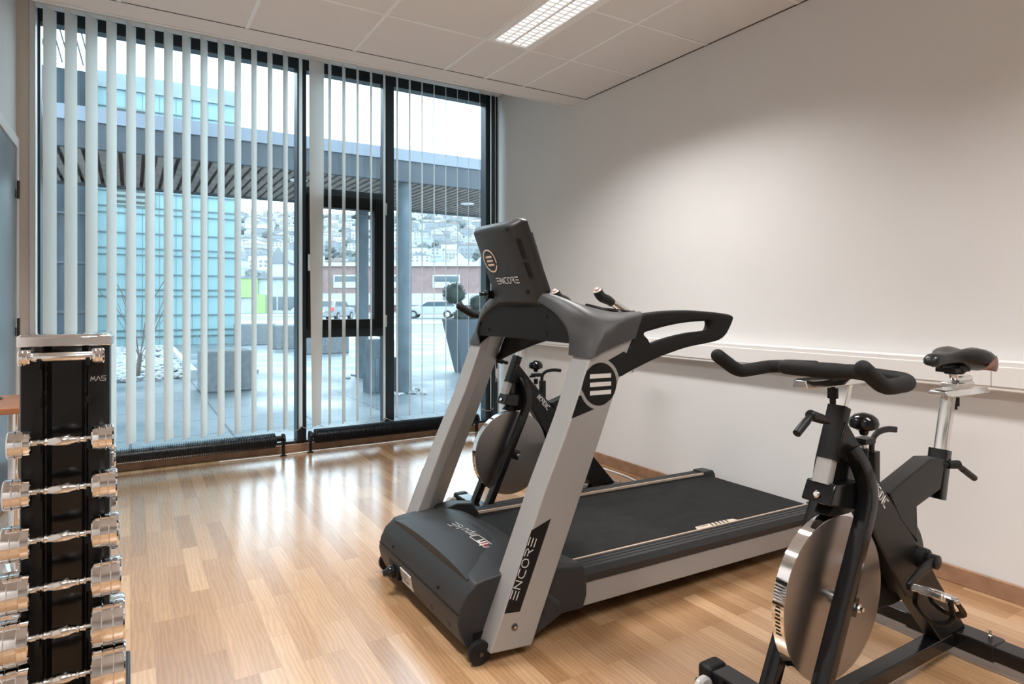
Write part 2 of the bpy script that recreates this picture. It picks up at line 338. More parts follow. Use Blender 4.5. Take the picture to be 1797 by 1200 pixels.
# stroke lettering: each letter is a set of polylines in a 0..1 cell
GL = {'E': [[(0, 1), (.9, 1)], [(0, .5), (.9, .5)], [(0, 0), (.9, 0)]],
 'e': [[(.9, 1), (0, 1), (0, 0), (.9, 0)], [(0, .5), (.7, .5)]],
 'N': [[(0, 0), (0, 1), (.8, 0), (.8, 1)]], 'C': [[(.9, 1), (.25, 1), (0, .75), (0, .25), (.25, 0), (.9, 0)]],
 'O': [[(.25, 0), (0, .25), (0, .75), (.25, 1), (.65, 1), (.9, .75), (.9, .25), (.65, 0), (.25, 0)]],
 'R': [[(0, 0), (0, .0)], [(0, 1), (.65, 1), (.85, .8), (.65, .55), (.1, .55)], [(.4, .55), (.85, 0)]],
 'r': [[(0, 0), (0, 1), (.65, 1), (.85, .78), (.65, .52), (0, .52)], [(.45, .52), (.85, 0)]],
 'M': [[(0, 0), (.12, 1), (.45, .25), (.78, 1), (.9, 0)]], 'A': [[(0, 0), (.45, 1), (.9, 0)]], 'S': [[(.85, 1), (0, 1), (0, .55), (.85, .45), (.85, 0), (0, 0)]],
 'D': [[(0, 0), (0, 1), (.55, 1), (.85, .7), (.85, .3), (.55, 0), (0, 0)]], 'I': [[(.2, 0), (.2, 1)]],
 'i': [[(.2, 0), (.2, .65)], [(.2, .85), (.2, 1)]], 'm': [[(0, 0), (0, .65), (.4, .65), (.4, 0)], [(.4, .65), (.8, .65), (.8, 0)]], 'n': [[(0, 0), (0, .65), (.6, .65), (.6, 0)]],
 'p': [[(0, -.3), (0, .65), (.6, .65), (.6, 0), (0, 0)]], 'u': [[(0, .65), (0, 0), (.6, 0), (.6, .65)]], 'l': [[(.2, 0), (.2, 1)]], 's': [[(.6, .65), (0, .65), (0, .33), (.6, .33), (.6, 0), (0, 0)]], 'T': [[(0, 1), (.8, 1)], [(.4, 1), (.4, 0)]],
 'Y': [[(0, 1), (.4, .5), (.8, 1)], [(.4, .5), (.4, 0)]]}
ADV = {'I': .45, 'i': .45, 'l': .45}
def lettering(word, h, w, sw, mtx, gap=.28, th=.0006):
    """flat letters in local x (reading) / y (up), mapped by mtx"""
    bm = bmesh.new(); x = 0
    for ch in word:
        for pl in GL[ch]:
            for (ax, ay), (bx_, by) in zip(pl, pl[1:]):
                a = Vector((x+ax*w, ay*h, 0)); b = Vector((x+bx_*w, by*h, 0)); d = b-a
                if d.length < 1e-6: continue
                d.normalize(); nn = Vector((-d.y, d.x, 0))*sw/2; e = d*sw*.45
                q = [a-e-nn, b+e-nn, b+e+nn, a-e+nn]
                rings(bm, [[p for p in q], [p+Vector((0, 0, th)) for p in q]])
        x += w*(ADV.get(ch, .9)+gap)
    bm.transform(mtx); return bm
def frame_mtx(o, ex, ey):
    ex = Vector(ex).normalized(); ey = Vector(ey); ey = (ey-ex*ey.dot(ex)).normalized(); ez = ex.cross(ey)
    m = Matrix((ex, ey, ez)).transposed().to_4x4(); m.translation = Vector(o); return m
def cpt(u, t, z=0):
    r = (u-898.5)/F; return Vector((t*(math.sin(YAW)+r*math.cos(YAW)), t*(math.cos(YAW)-r*math.sin(YAW)), z))

# ------------------------------------------------------------------ room shell
struct('floor', bx((XL-.1, YB, -.06), (XR+.1, 5.2, 0)), 'parquet')
struct('wall_right', bx((XR, YB, 0), (XR+.15, 5.3, 3.4)), 'wall')
struct('wall_back', bx((XL-.15, YB-.15, 0), (XR+.15, YB, CEIL)), 'wall')
struct('wall_left', bx((XL-.15, YB, 0), (XL, 5.3, 3.4)), 'wall')
bm = bx((XL, 5.0, 0), (-.545, 5.3, 3.3)); struct('wall_front', bm, 'jamb')
struct('trim_1', bx((-.545, 4.99, 0), (-.515, 5.12, 3.3)), 'white')
struct('trim_2', bx((-.545, 5.02, 3.08), (XR, 5.3, 3.3)), 'wall')
cl = struct('ceiling', bx((XL, YB, CEIL), (XR, 3.94, CEIL+.12)), 'ceil')
struct('ceiling_recess', bx((XL, 3.94, 3.3), (XR, 5.3, 3.4)), 'ceil', cl)
struct('ceiling_edge', bx((XL, 3.925, CEIL-.004), (XR, 3.945, 3.3)), 'white', cl)
# T-bar grid of the suspended ceiling (bars just proud of the tiles)
bm = bmesh.new(); zc = CEIL
for x in (-.05, .55, 1.15, 1.745, 2.045, 2.35):
    box(bm, (x-.010, YB, zc-.0035), (x+.010, 3.74, zc+.01))
y = 3.19
while y > YB:
    box(bm, (XL, y-.010, zc-.0025), (XR, y+.010, zc+.01)); y -= .6
struct('ceiling_grid', bm, 'tbar', cl)
bm = bmesh.new(); box(bm, (XL, 3.741, zc-.003), (XR, 3.745, zc+.01)); box(bm, (XR-.006, YB, zc-.004), (XR, 3.74, zc+.01))
struct('ceiling_shadow_line', bm, 'steel', cl)
struct('baseboard_right', bx((XR-.014, YB, 0), (XR, 5.05, .07)), 'skirt', bevel=.003)
struct('baseboard_front', bx((XL, 5.06, 0), (XR, 5.09, .055)), 'skirt', bevel=.003)
struct('baseboard_left', bx((XL, YB, 0), (XL+.014, 3.88, .07)), 'skirt', bevel=.003)

# window wall
W = bpy.data.objects.new('window_1', None); COL.objects.link(W); W.location = (1.2, 5.12, 0); W['kind'] = 'structure'
WO = (1.2, 5.12, 0)
y0, y1 = 5.09, 5.19
bm = bmesh.new()
box(bm, (-.53, y0, .0), (-.50, y1, 3.10)); box(bm, (2.79, y0, 0), (2.90, y1, 3.10)); box(bm, (-.5, y0, 2.976), (2.79, y1, 3.10)); box(bm, (-.5, y0, 0), (2.79, y1, .075))
box(bm, (2.84, y0-.03, 0), (2.895, y0, 3.1))
obj('window_frame', bm, 'frame', W, WO, bevel=.003)
for a, b in ((1.11, 1.18), (1.82, 1.90)):
    bm = bx((a, y0-.02, .075), (b, y1, 2.976)); obj('mullion', bm, 'frame', W, WO, bevel=.003)
for a, b in ((2.01, 2.062), (.875, .945)): obj('transom', bx((1.18, y0-.01, a), (1.82, y1, b)), 'frame', W, WO, bevel=.003)
bm = bmesh.new(); ys = y0-.035
for a, b in (((1.185, ys, .945), (1.285, y1-.02, 2.01)), ((1.725, ys, .945), (1.815, y1-.02, 2.01)), ((1.285, ys, .945), (1.725, y1-.02, 1.018)), ((1.285, ys, 1.91), (1.725, y1-.02, 2.01))): box(bm, a, b)
sash = obj('sash', bm, 'black', W, WO, bevel=.006)
bm = bx((1.187, ys-.012, 1.40), (1.207, ys, 1.53)); box(bm, (1.190, ys-.040, 1.42), (1.206, ys-.012, 1.44)); box(bm, (1.188, ys-.050, 1.42), (1.206, ys-.036, 1.52))
obj('handle', bm, 'white', sash, WO, bevel=.003)
for zz in (1.0, 1.93): obj('hinge', bx((1.812, ys-.012, zz-.05), (1.828, ys+.01, zz+.05)), 'satin', sash, WO, bevel=.002)
for a, b in (((-.5, 5.145, .075), (1.11, 5.151, 2.976)), ((1.18, 5.145, 2.062), (1.82, 5.151, 2.976)), ((1.285, 5.130, 1.018), (1.725, 5.136, 1.91)), ((1.18, 5.145, .075), (1.82, 5.151, .875)), ((1.90, 5.145, .075), (2.79, 5.151, 2.976))):
    p = bmesh.new(); ym = a[1]; v = [p.verts.new(c) for c in ((a[0], ym, a[2]), (b[0], ym, a[2]), (b[0], ym, b[2]), (a[0], ym, b[2]))]; p.faces.new(v)
    obj('pane', p, 'glass', W, WO)
# door in the left wall
D = bpy.data.objects.new('door_1', None); COL.objects.link(D); D.location = (XL, 4.41, 0); D['kind'] = 'structure'; DO = (XL, 4.41, 0)
obj('door_leaf', bx((XL+.002, 3.96, .01), (XL+.012, 4.855, 2.09)), 'door', D, DO, bevel=.002)
bm = bmesh.new(); box(bm, (XL, 3.89, 0), (XL+.02, 3.955, 2.165)); box(bm, (XL, 4.862, 0), (XL+.02, 4.93, 2.165)); box(bm, (XL, 3.955, 2.097), (XL+.02, 4.862, 2.165))
obj('door_frame', bm, 'trunk', D, DO, bevel=.003)
for zz in (1.84, 1.0, .25):
    bm = bmesh.new(); lathe(bm, [(-.055, .009), (-.002, .009), (0, .007), (.002, .009), (.055, .009)], (XL+.024, 4.868, zz), (0, 0, 1), 12); box(bm, (XL+.012, 4.84, zz-.05), (XL+.016, 4.868, zz)); obj('hinge', bm, 'steel', D, DO)

# wall trunking, socket, cables
T = thing('cable_trunking', 'long white cable trunking with hinged cover lines running along the right wall', 'trunking', (XR, 1.2, .86))
TO = (XR, 1.2, .86)
obj('channel', bx((XR-.062, YB+.02, .808), (XR-.0005, 5.04, .926)), 'trunk', T, TO, bevel=.006)
obj('cover', bx((XR-.066, YB+.02, .826), (XR-.06, 5.04, .903)), 'trunk', T, TO, bevel=.002)
bm = bmesh.new()
for yy in (1.0, 1.13, 3.3): obj('joint', bx((XR-.0668, yy, .826), (XR-.065, yy+.0015, .903)), 'concrete', T, TO)
bm = bmesh.new(); lathe(bm, [(0, .03), (.012, .03), (.016, .026), (.012, .018), (.012, .001)], (XR, 4.97, .355), (-1, 0, 0), 24); tag(obj('wall_socket', bm, 'white'), 'small round white socket low on the right wall near the window', 'socket')
bm = bmesh.new(); tube(bm, [(2.79, 3.55, .006), (2.80, 3.2, .006), (2.76, 2.95, .006), (2.80, 2.72, .006), (2.83, 2.5, .006), (2.84, 2.2, .006)], .006, 8, smooth=6)
tag(obj('power_cable', bm, 'white'), 'white cable lying on the floor along the right skirting board', 'cable')
bm = bmesh.new(); tube(bm, [(2.893, 4.60, .81), (2.893, 4.55, .5), (2.893, 4.57, .2), (2.875, 4.5, .006), (2.82, 4.35, .006)], .004, 8, smooth=6)
tag(obj('wall_cable', bm, 'white'), 'thin white wire hanging down the wall below the trunking', 'cable')
bm = bmesh.new(); tube(bm, [(.55, 4.99, .005), (.95, 4.97, .005), (1.25, 4.985, .005), (1.7, 4.975, .005), (2.1, 4.985, .005), (2.5, 4.97, .005), (2.72, 4.93, .005)], .0045, 8, smooth=6)
tag(obj('floor_cable', bm, 'white'), 'thin pale cable on the floor in front of the tube radiators', 'cable')

# ceiling lights
def ceiling_light(x, y, label):
    t = thing('ceiling_light', label, 'light', (x, y, CEIL), 'recessed fluorescent lights'); o = (x, y, CEIL)
    bm = bmesh.new(); z0 = CEIL-.008
    box(bm, (x-.148, y-.6, z0), (x-.105, y+.6, CEIL)); box(bm, (x+.105, y-.6, z0), (x+.148, y+.6, CEIL)); box(bm, (x-.105, y+.585, z0), (x+.105, y+.6, CEIL)); box(bm, (x-.105, y-.6, z0), (x+.105, y-.585, CEIL)); box(bm, (x-.006, y-.585, z0), (x+.006, y+.585, CEIL))
    obj('housing', bm, 'tbar', t, o)
    for s in (-1, 1):
        obj('tube', bx((x+s*.055-.047, y-.585, CEIL-.003), (x+s*.055+.047, y+.585, CEIL)), 'tube', t, o)
        bm = bmesh.new(); yy = y-.57
        while yy < y+.58: box(bm, (x+s*.055-.047, yy, z0-.002), (x+s*.055+.047, yy+.0025, CEIL-.004)); yy += .038
        box(bm, (x+s*.055-.002, y-.585, z0-.001), (x+s*.055+.002, y+.585, CEIL-.004))
        obj('louvre', bm, 'tbar', t, o)
    return t
for (lx, ly), lab in zip(LAMPS, ('recessed twin tube light with white louvres in the tiled ceiling nearest the window', 'recessed twin tube light behind the viewpoint, by the right wall', 'recessed twin tube light behind the viewpoint, by the left wall', 'added unseen twin tube light above the dumbbell rack, brightening the left side')): ceiling_light(lx, ly, lab)

# vertical blind
B = thing('vertical_blind', 'cream vertical blind with turned slats hanging across the whole window', 'blind', (1.17, 4.97, 3.05)); BO = (1.17, 4.97, 3.05)
bm = bx((-.515, 4.94, 3.028), (2.87, 5.01, 3.07)); obj('headrail', bm, 'white', B, BO, bevel=.003)
rs = random.Random(4)
for k in range(30):
    x = -.47+.111*k; ang = R(62+rs.uniform(-2, 2)); Lw = .127; zb = .20; tw = rs.uniform(-.04, .05)
    if k == 14: ang = R(66)
    if k == 15: x = 1.175; ang = R(14); tw = .55
    if k > 20: ang = R(64+rs.uniform(-3, 2))
    cx, cy = x+.5*Lw*math.cos(R(62)), 4.975
    if k == 15: cx, cy = 1.235, 4.975
    bm = bmesh.new(); secs = []
    for i in range(13):
        zz = zb+(3.03-zb)*i/12; a = ang+tw*(1-i/12)**1.5
        row = []
        for j in range(6):
            q = (j/5-.5)*Lw; b_ = .004*math.cos(q/Lw*PI)
            row.append((cx+q*math.cos(a)-b_*math.sin(a), cy+q*math.sin(a)+b_*math.cos(a), zz))
        secs.append(row)
    rings(bm, secs, cap=False, closed=False)
    sl = obj('slat', bm, 'blind', B, BO)
    if k == 15: sl['label'] = 'slat turned flat to the room'
bm = bmesh.new(); tube(bm, [(2.80, 4.93, 3.02), (2.80, 4.93, .62), (2.815, 4.93, .57), (2.83, 4.93, .62), (2.83, 4.93, 3.02)], .0022, 6, smooth=2)
pc = obj('pull_chain', bm, 'white', B, BO)
bm = bmesh.new(); lathe(bm, [(0, .004), (.01, .009), (.05, .013), (.075, .010), (.085, .003)], (2.815, 4.93, .56), (0, 0, -1), 14); obj('cord_weight', bm, 'white', pc, BO)
bm = bmesh.new()
for k in list(range(29)):
    x = -.47+.111*k+.03; tube(bm, [(x, 4.925, .215), (x+.03, 4.925, .196), (x+.08, 4.925, .192), (x+.111, 4.925, .215)], .0012, 5, smooth=2)
obj('bead_chain', bm, 'white', B, BO)

# tube radiators
def radiator(xa, xb, label, fin, br):
    t = thing('tube_radiator', label, 'radiator', ((xa+xb)/2, 4.965, 0), 'low tube radiators under the window'); o = ((xa+xb)/2, 4.965, 0)
    r = .056; zc = .122; bm = bmesh.new(); prof = []; x = 0; L = xb-xa
    n = int(L/.011)
    prof.append((0, r*.6))
    for i in range(n):
        a = i*.011; prof += [(a+.001, r*.74), (a+.0035, r*.74), (a+.0045, r), (a+.0065, r), (a+.0075, r*.74)]
    prof.append((L, r*.6))
    lathe(bm, prof, (xa, 4.965, zc), (1, 0, 0), 20); obj('finned_tube', bm, 'fin', t, o, sharp=50)
    bm = bmesh.new(); lathe(bm, [(0, .022), (.05, .022)], (xb, 4.965, zc+.01), (1, 0, 0), 16); obj('end_pipe', bm, 'sblack', t, o); bm = bmesh.new(); lathe(bm, [(0, .022), (.03, .022)], (xa-.03, 4.965, zc+.01), (1, 0, 0), 16); obj('end_pipe', bm, 'sblack', t, o)
    for x in br:
        bm = bmesh.new(); lathe(bm, [(0, .046), (.018, .046), (.022, .038)], (x, 4.965, zc), (1, 0, 0), 20); box(bm, (x+.002, 4.955, 0), (x+.020, 4.985, zc)); box(bm, (x-.012, 4.945, 0), (x+.03, 4.99, .008)); obj('bracket', bm, 'sblack', t, o, bevel=.002)
radiator(-.47, .935, 'black finned tube radiator under the left window bay', True, (.975, -.515))
radiator(1.215, 2.58, 'black finned tube radiator under the right window bays', True, (1.175, 2.62))
# ------------------------------------------------------------------ treadmill (x along the belt, y away from the viewer, z up)
TM = thing('treadmill', 'large charcoal and silver treadmill standing in the middle of the room', 'treadmill', (.95, 1.737, 0))
WID = .90
def mir(p): return (p[0], WID-p[1], p[2])
def deckz(x): return -.018*(x-.42)
# deck: silver side rails, black step rails with ridges, belt
for s in (0, 1):
    f = (lambda y: y) if s == 0 else (lambda y: WID-y)
    def rail(name, prof, m, x0=.38, x1=1.90, par=TM, bev=0, kk=1):
        bm = bmesh.new(); rings(bm, [[(x, f(y), z+deckz(x)*kk) for y, z in prof] for x in (x0, (x0+x1)/2, x1)]); return obj(name, bm, m, par, bevel=bev)
    rail('side_panel', [(.045, .075), (.052, .155), (.10, .155), (.10, .075)], 'silver', bev=.004)
    sr = rail('foot_rail', [(.045, .160), (.040, .185), (.052, .206), (.066, .207), (.068, .204), (.072, .204), (.074, .207), (.086, .2075), (.088, .2045), (.092, .2045), (.094, .208), (.106, .208), (.108, .205), (.112, .205), (.114, .2085), (.128, .209), (.131, .200), (.131, .160)], 'dgrey')
    rail('trim_strip', [(.122, .2085), (.122, .2110), (.130, .2110), (.131, .201), (.128, .201)], 'gold', par=sr)
bm = bmesh.new(); prof = []
for k in range(9):
    a = PI/2-PI*k/8; prof.append((1.865+.035*math.cos(a), .166+.026*math.sin(a)))
prof = [(.30, .192), (.9, .192)]+prof+[(.9, .140), (.30, .140)]
rings(bm, [[(x, y, z+deckz(x)) for x, z in prof] for y in (.133, WID-.133)]); obj('running_belt', bm, 'belt', TM)
# print on the belt edge
def slope(x): return .1935+deckz(x)
bm = bmesh.new(); q = [(1.02, .145), (1.30, .145), (1.335, .150), (1.315, .185), (1.30, .192), (1.02, .182)]
q = [(1.118, .160), (1.383, .150), (1.371, .188), (1.30, .194), (1.264, .194), (1.137, .192)]
rings(bm, [[(x, y, slope(x)-.001) for x, y in q], [(x, y, slope(x)) for x, y in q]]); bp = obj('belt_print', bm, 'cream', TM)
bm = bmesh.new()
for k in range(5): x = 1.215+k*.024; rings(bm, [[(x, .160, slope(x)), (x+.008, .160, slope(x)), (x+.018, .192, slope(x)), (x+.010, .192, slope(x))], [(x, .160, slope(x)+.0006), (x+.008, .160, slope(x)+.0006), (x+.018, .192, slope(x)+.0006), (x+.010, .192, slope(x)+.0006)]])
box(bm, (1.14, .182, slope(1.2)-.001), (1.205, .184, slope(1.14)+.0006)); obj('print_mark', bm, 'black', bp)
bm = bmesh.new(); box(bm, (.3, .10, .075), (1.86, WID-.10, .135)); obj('deck_frame', bm, 'black', TM)
for s in (0, 1):
    f = (lambda y: y) if s == 0 else (lambda y: WID-y)
    bm = bmesh.new(); d = deckz(1.86)
    rings(bm, [[(x, f(y), z+d) for y, z in [(.036, .07), (.036, .19), (.052, .216), (.136, .219), (.14, .16), (.14, .07)]] for x in (1.83, 1.90)]+[[(1.925, f(y), z+d) for y, z in [(.045, .08), (.045, .17), (.058, .188), (.13, .19), (.133, .15), (.133, .08)]]])
    obj('end_cap', bm, 'dgrey', TM, bevel=.004)
    bm = bmesh.new(); lathe(bm, [(0, .02), (.02, .028), (.055, .028), (.08, .015)], (1.80, f(.09), -.0), (0, 0, 1), 16); obj('rear_foot', bm, 'black', TM)
# motor hood: profile swept across the width, crown higher in the middle
def hoodz(y):
    t = min(1, abs(y-.45)/.375); return 1-t**3.0
ys = [.075+.75*i/24 for i in range(25)]
bm = bmesh.new(); secs = []
for y in ys:
    k = hoodz(y); c = .045*k
    e = min(1, min(y-.075, .825-y)/.02)*.008
    up = [(-.030+0*c, .040), (-.050+.0*c, .085), (-.058, .125), (-.050, .165), (-.030, .205), (-.010+.008-e*0, .232-.006+e*.8), (.006, .237+e*.5), (.04, .243+.010*k), (.10, .247+.022*k), (.16, .247+.030*k), (.22, .243+.030*k), (.27, .236+.022*k), (.31, .224+.010*k), (.335, .205), (.345, .19), (.345, .06), (.05, .045)]
    secs.append([(x, y, z) for x, z in up])
rings(bm, secs); hd = obj('motor_hood', bm, 'dgrey', TM, bevel=.006, sharp=45, seg=3)
# raised centre crown with arched edges
bm = bmesh.new(); secs = []
for i in range(25):
    x = -.004+.325*i/24; t = i/24; hw = .335-.085*(t**.7); hgt = .020*math.sin(PI*min(1, .12+t*.95))
    row = []
    zb = .238+ (.012*math.sin(PI*min(1, t))) - .018*max(0, t-.6)/.4
    for j in range(17):
        u = -1+2*j/16; row.append((x, .45+u*hw, zb+(hgt+.014)*(1-abs(u)**2.6)))
    row += [(x, .45+hw, .15), (x, .45-hw, .15)]
    secs.append(row)
rings(bm, secs); obj('hood_crown', bm, 'dgrey', TM, sharp=40)
for (x, y, z) in [(-.0495, .25, .172), (-.0495, .68, .172)]: bm = bmesh.new(); lathe(bm, [(-.004, .006), (.002, .006)], (x, y, z), (-1, 0, .3), 12); obj('screw', bm, 'black', hd)
for y in (.30, .16): bm = bmesh.new(); lathe(bm, [(-.006, .011), (.0015, .011), (.002, .008)], (-.049, y, .085), (-1, 0, -.4), 14); obj('plug_hole', bm, 'black', hd)
bm = bmesh.new(); secs = []
for y in (.08, .82): secs.append([(-.0535, y, .1490), (-.0565, y, .1490), (-.0570, y, .1465), (-.053, y, .1465)])
rings(bm, secs); obj('seam', bm, 'black', hd)
# power inlet + plug, rating plate
bm = bmesh.new(); box(bm, (-.0615, .60, .062), (-.04, .70, .125)); pi_ = obj('power_inlet', bm, 'black', hd, bevel=.006)
bm = bmesh.new(); lathe(bm, [(0, .021), (.022, .022), (.032, .016), (.048, .010)], (-.055, .645, .088), (-1, .15, -.12), 16); lathe(bm, [(.0, .027), (.012, .027)], (-.06, .645, .088), (-1, .15, -.12), 14); obj('plug', bm, 'gblack', pi_)
rp = frame_mtx((-.0530, .57, .132), (0, -1, 0), (.0075*1.2, 0, 1)); bm = bx((0, -.062, -.001), (.10, .0, .0016)); 
n_ = Vector((-1, 0, -.25)).normalized()
bm = bmesh.new(); o_ = Vector((-.0612, .575, .127)); ey = Vector((.0135, 0, -.058)); rings(bm, [[o_, o_+V(0, -.105, 0), o_+V(0, -.105, 0)+ey, o_+ey], [p+n_*-.004 for p in (o_, o_+V(0, -.105, 0), o_+V(0, -.105, 0)+ey, o_+ey)]])
rt = obj('rating_plate', bm, 'print_w', hd)
bm = bmesh.new()
for k in range(5):
    a = o_+ey*(.12+.15*k)+n_*.0006; L_ = (.07, .09, .05, .08, .06)[k]; p = [a+V(0, -.006, 0), a+V(0, -.006-L_, 0), a+V(0, -.006-L_, 0)+ey*.05, a+V(0, -.006, 0)+ey*.05]; rings(bm, [p, [q-n_*.0005 for q in p]])
obj('plate_print', bm, 'black', rt)
# printing on the hood: framed "in" and outlined word
def crownz(x, y):
    t = (x+.004)/.325; hw = .335-.085*(t**.7); hgt = .020*math.sin(PI*min(1, .12+t*.95)); zb = .238+.012*math.sin(PI*min(1, t))-.018*max(0, t-.6)/.4
    return zb+(hgt+.014)*(1-abs((y-.45)/hw)**2.6)
def on_hood(bm, lift):
    for v in bm.verts: v.co.z = crownz(v.co.x, v.co.y)+lift+v.co.z
    return bm
flat = frame_mtx((.165, .268, 0), (0, 1, 0), (-1, 0, 0))
bm = bmesh.new(); c4 = [(.172, .250), (.160, .345), (.123, .345), (.135, .250)]
cc4 = [(a[0]+(b[0]-a[0])*k/4, a[1]+(b[1]-a[1])*k/4) for a, b in zip(c4, c4[1:]+c4[:1]) for k in range(4)]
for a, b in zip(cc4, cc4[1:]+cc4[:1]):
    a = V(*a, 0); b = V(*b, 0); d = (b-a).normalized(); nn = V(-d.y, d.x, 0)*.0014; q = [a-nn, b-nn, b+nn, a+nn]; rings(bm, [q, [p+V(0, 0, .0005) for p in q]])
lb = obj('hood_badge', on_hood(bm, .0012), 'print_w', TM)
obj('badge_letters', on_hood(lettering('in', .034, .026, .0065, frame_mtx((.160, .268, 0), (-.10, 1, 0), (-1, 0, 0)), gap=.30), .0016), 'print_w', lb)
bm = bmesh.new(); q = [(.168, .256), (.164, .29), (.131, .29), (.135, .256)]; rings(bm, [[(x, y, 0) for x, y in q], [(x, y, .0004) for x, y in q]]); obj('badge_field', on_hood(bm, .0006), 'red', lb)
obj('hood_word', on_hood(lettering('mpulse', .036, .026, .0020, frame_mtx((.158, .352, 0), (-.08, 1, 0), (-1, 0, 0)), gap=.22), .0012), 'print_w', lb)
# uprights: wedge section columns with flared top plate
up_out = [(.017, .041), (.174, .025), (.366, .466), (.463, .680), (.548, .879), (.583, .966), (.612, 1.020), (.50, .990), (.415, .961), (.333, .752), (.225, .526), (.122, .285)]
for s in (0, 1):
    f = (lambda y: y) if s == 0 else (lambda y: WID-y)
    fb = [0, 1, 2, 3, 4, 5, 6]
    inner = []
    for i, (x, z) in enumerate(up_out):
        if i in (1, 2, 3, 4): inner.append((x-.115, z+.0))
        elif i == 5: inner.append((.46, .966))
        elif i == 6: inner.append((.462, 1.0))
        elif i == 7: inner.append((.44, .985))
        else: inner.append((x-.002, z))
    bm = bmesh.new(); rings(bm, [[(x, f(0), z) for x, z in up_out], [(x, f(.012), z) for x, z in up_out], [(x, f(.10), z) for x, z in inner]])
    u_ = obj('upright', bm, 'silver', TM, bevel=.008, seg=3)
    bm = bmesh.new(); lathe(bm, [(-.002, .011), (.003, .011), (.005, .008)], (.107, f(-.0), .105), (0, -1 if s == 0 else 1, 0), 18); bo = obj('bolt', bm, 'steel', u_)
    bm = bmesh.new(); lathe(bm, [(0, .005), (.0065, .005)], (.107, f(-.0), .105), (0, -1 if s == 0 else 1, 0), 6); obj('bolt_core', bm, 'satin', bo)
    # decals on the outer face
    yy = -.0008 if s == 0 else WID+.0008; y2 = .001 if s == 0 else WID-.001
    bm = bmesh.new(); prism(bm, [(.070, .157), (.127, .149), (.249, .428), (.173, .403)], yy, y2); dc = obj('name_strip', bm, 'black', u_)
    ang = math.atan2(.245, .105); ex = V(math.cos(ang), 0, math.sin(ang)); ey = V(-math.sin(ang), 0, math.cos(ang))
    if s == 0: bm = lettering('ENCORE', .025, .0285, .0030, frame_mtx((.1135, yy, .190), ex, ey), gap=.30)
    else: bm = lettering('ENCORE', .025, .0285, .0030, frame_mtx((.198, yy, .386), -ex, ey), gap=.32)
    obj('name_lettering', bm, 'print_w', dc)
    c = (.457, .862); rr = .075; ro = .0885
    def arc(r, a0, a1, n=18): return [(c[0]+r*math.cos(R(a0+(a1-a0)*i/n)), c[1]+r*math.sin(R(a0+(a1-a0)*i/n))) for i in range(n+1)]
    disc = [p for p in arc(rr, -48, 118)]+[(.400, .912), (.388, .885), (.376, .850), (.386, .835)]+arc(rr, 205, 288)
    bm = bmesh.new(); prism(bm, disc, yy, y2)
    lg = obj('badge_disc', bm, 'black', u_)
    bm = bmesh.new()
    prism(bm, [(.335, .753)]+[(.347, .783), (.366, .828)]+arc(ro, 202, 254), yy, y2)
    obj('badge_field', bm, 'black', u_); bm = bmesh.new()
    prism(bm, arc(ro, 66, 14)+[(.552, .892), (.580, .964), (.566, .972)], yy, y2)
    obj('badge_field', bm, 'black', u_)
    bm = bmesh.new()
    for zz in (.884, .855, .826): rings(bm, [[(.412, q, zz-.0005), (.506, q, zz-.0015), (.507, q, zz+.0135), (.413, q, zz+.0145)] for q in (yy-.0006 if s == 0 else yy+.0006, yy)])
    obj('badge_bars', bm, 'print_w', lg)
    # side fairing around the foot of the upright
    bm = bmesh.new(); y_a = .030; y_b = .135
    secs = [[(.17, .045), (.24, .050), (.318, .080), (.408, .077), (.424, .120), (.424, .175), (.412, .222), (.28, .240), (.20, .240)],
            [(.17, .050), (.24, .050), (.318, .080), (.408, .077), (.424, .12), (.424, .175), (.405, .236), (.28, .256), (.20, .250)],
            [(.17, .050), (.24, .05), (.318, .08), (.400, .077), (.410, .12), (.408, .175), (.355, .255), (.28, .266), (.20, .25)]]
    rings(bm, [[(x, f(y), z) for x, z in sc] for y, sc in zip((y_a, y_a+.012, y_b), secs)]); fr = obj('side_fairing', bm, 'dgrey', TM, bevel=.006, seg=3)
    bm = bmesh.new(); rings(bm, [[(x, f(y), z) for x, z in sc] for y, sc in ((.022, [(.12, .04), (.19, .035), (.29, .075), (.302, .125), (.25, .165), (.15, .19)]), (.05, [(.12, .04), (.20, .035), (.31, .075), (.325, .125), (.27, .18), (.15, .2)]))]); pv = obj('pivot_cover', bm, 'dgrey', fr, bevel=.008, seg=3)
    bm = bmesh.new(); lathe(bm, [(0, .012), (.003, .012), (.004, .009)], (.222, f(.022), .115), (0, -1 if s == 0 else 1, 0), 16); obj('plug_cap', bm, 'black', pv)
    bm = bmesh.new(); lathe(bm, [(-.012, .010), (-.012, .032), (-.008, .038), (.008, .038), (.012, .032), (.012, .010)], (-.004, f(.034), .038), (0, 1, 0), 24); wl = obj('front_wheel', bm, 'black', TM)
    bm = bmesh.new(); lathe(bm, [(-.018, .007), (.018, .007)], (-.004, f(.034), .038), (0, 1, 0), 12); obj('axle', bm, 'steel', wl)
    bm = bx((-.004, f(.080), .03), (.06, f(.072), .08)); obj('wheel_fork', bm, 'black', TM)
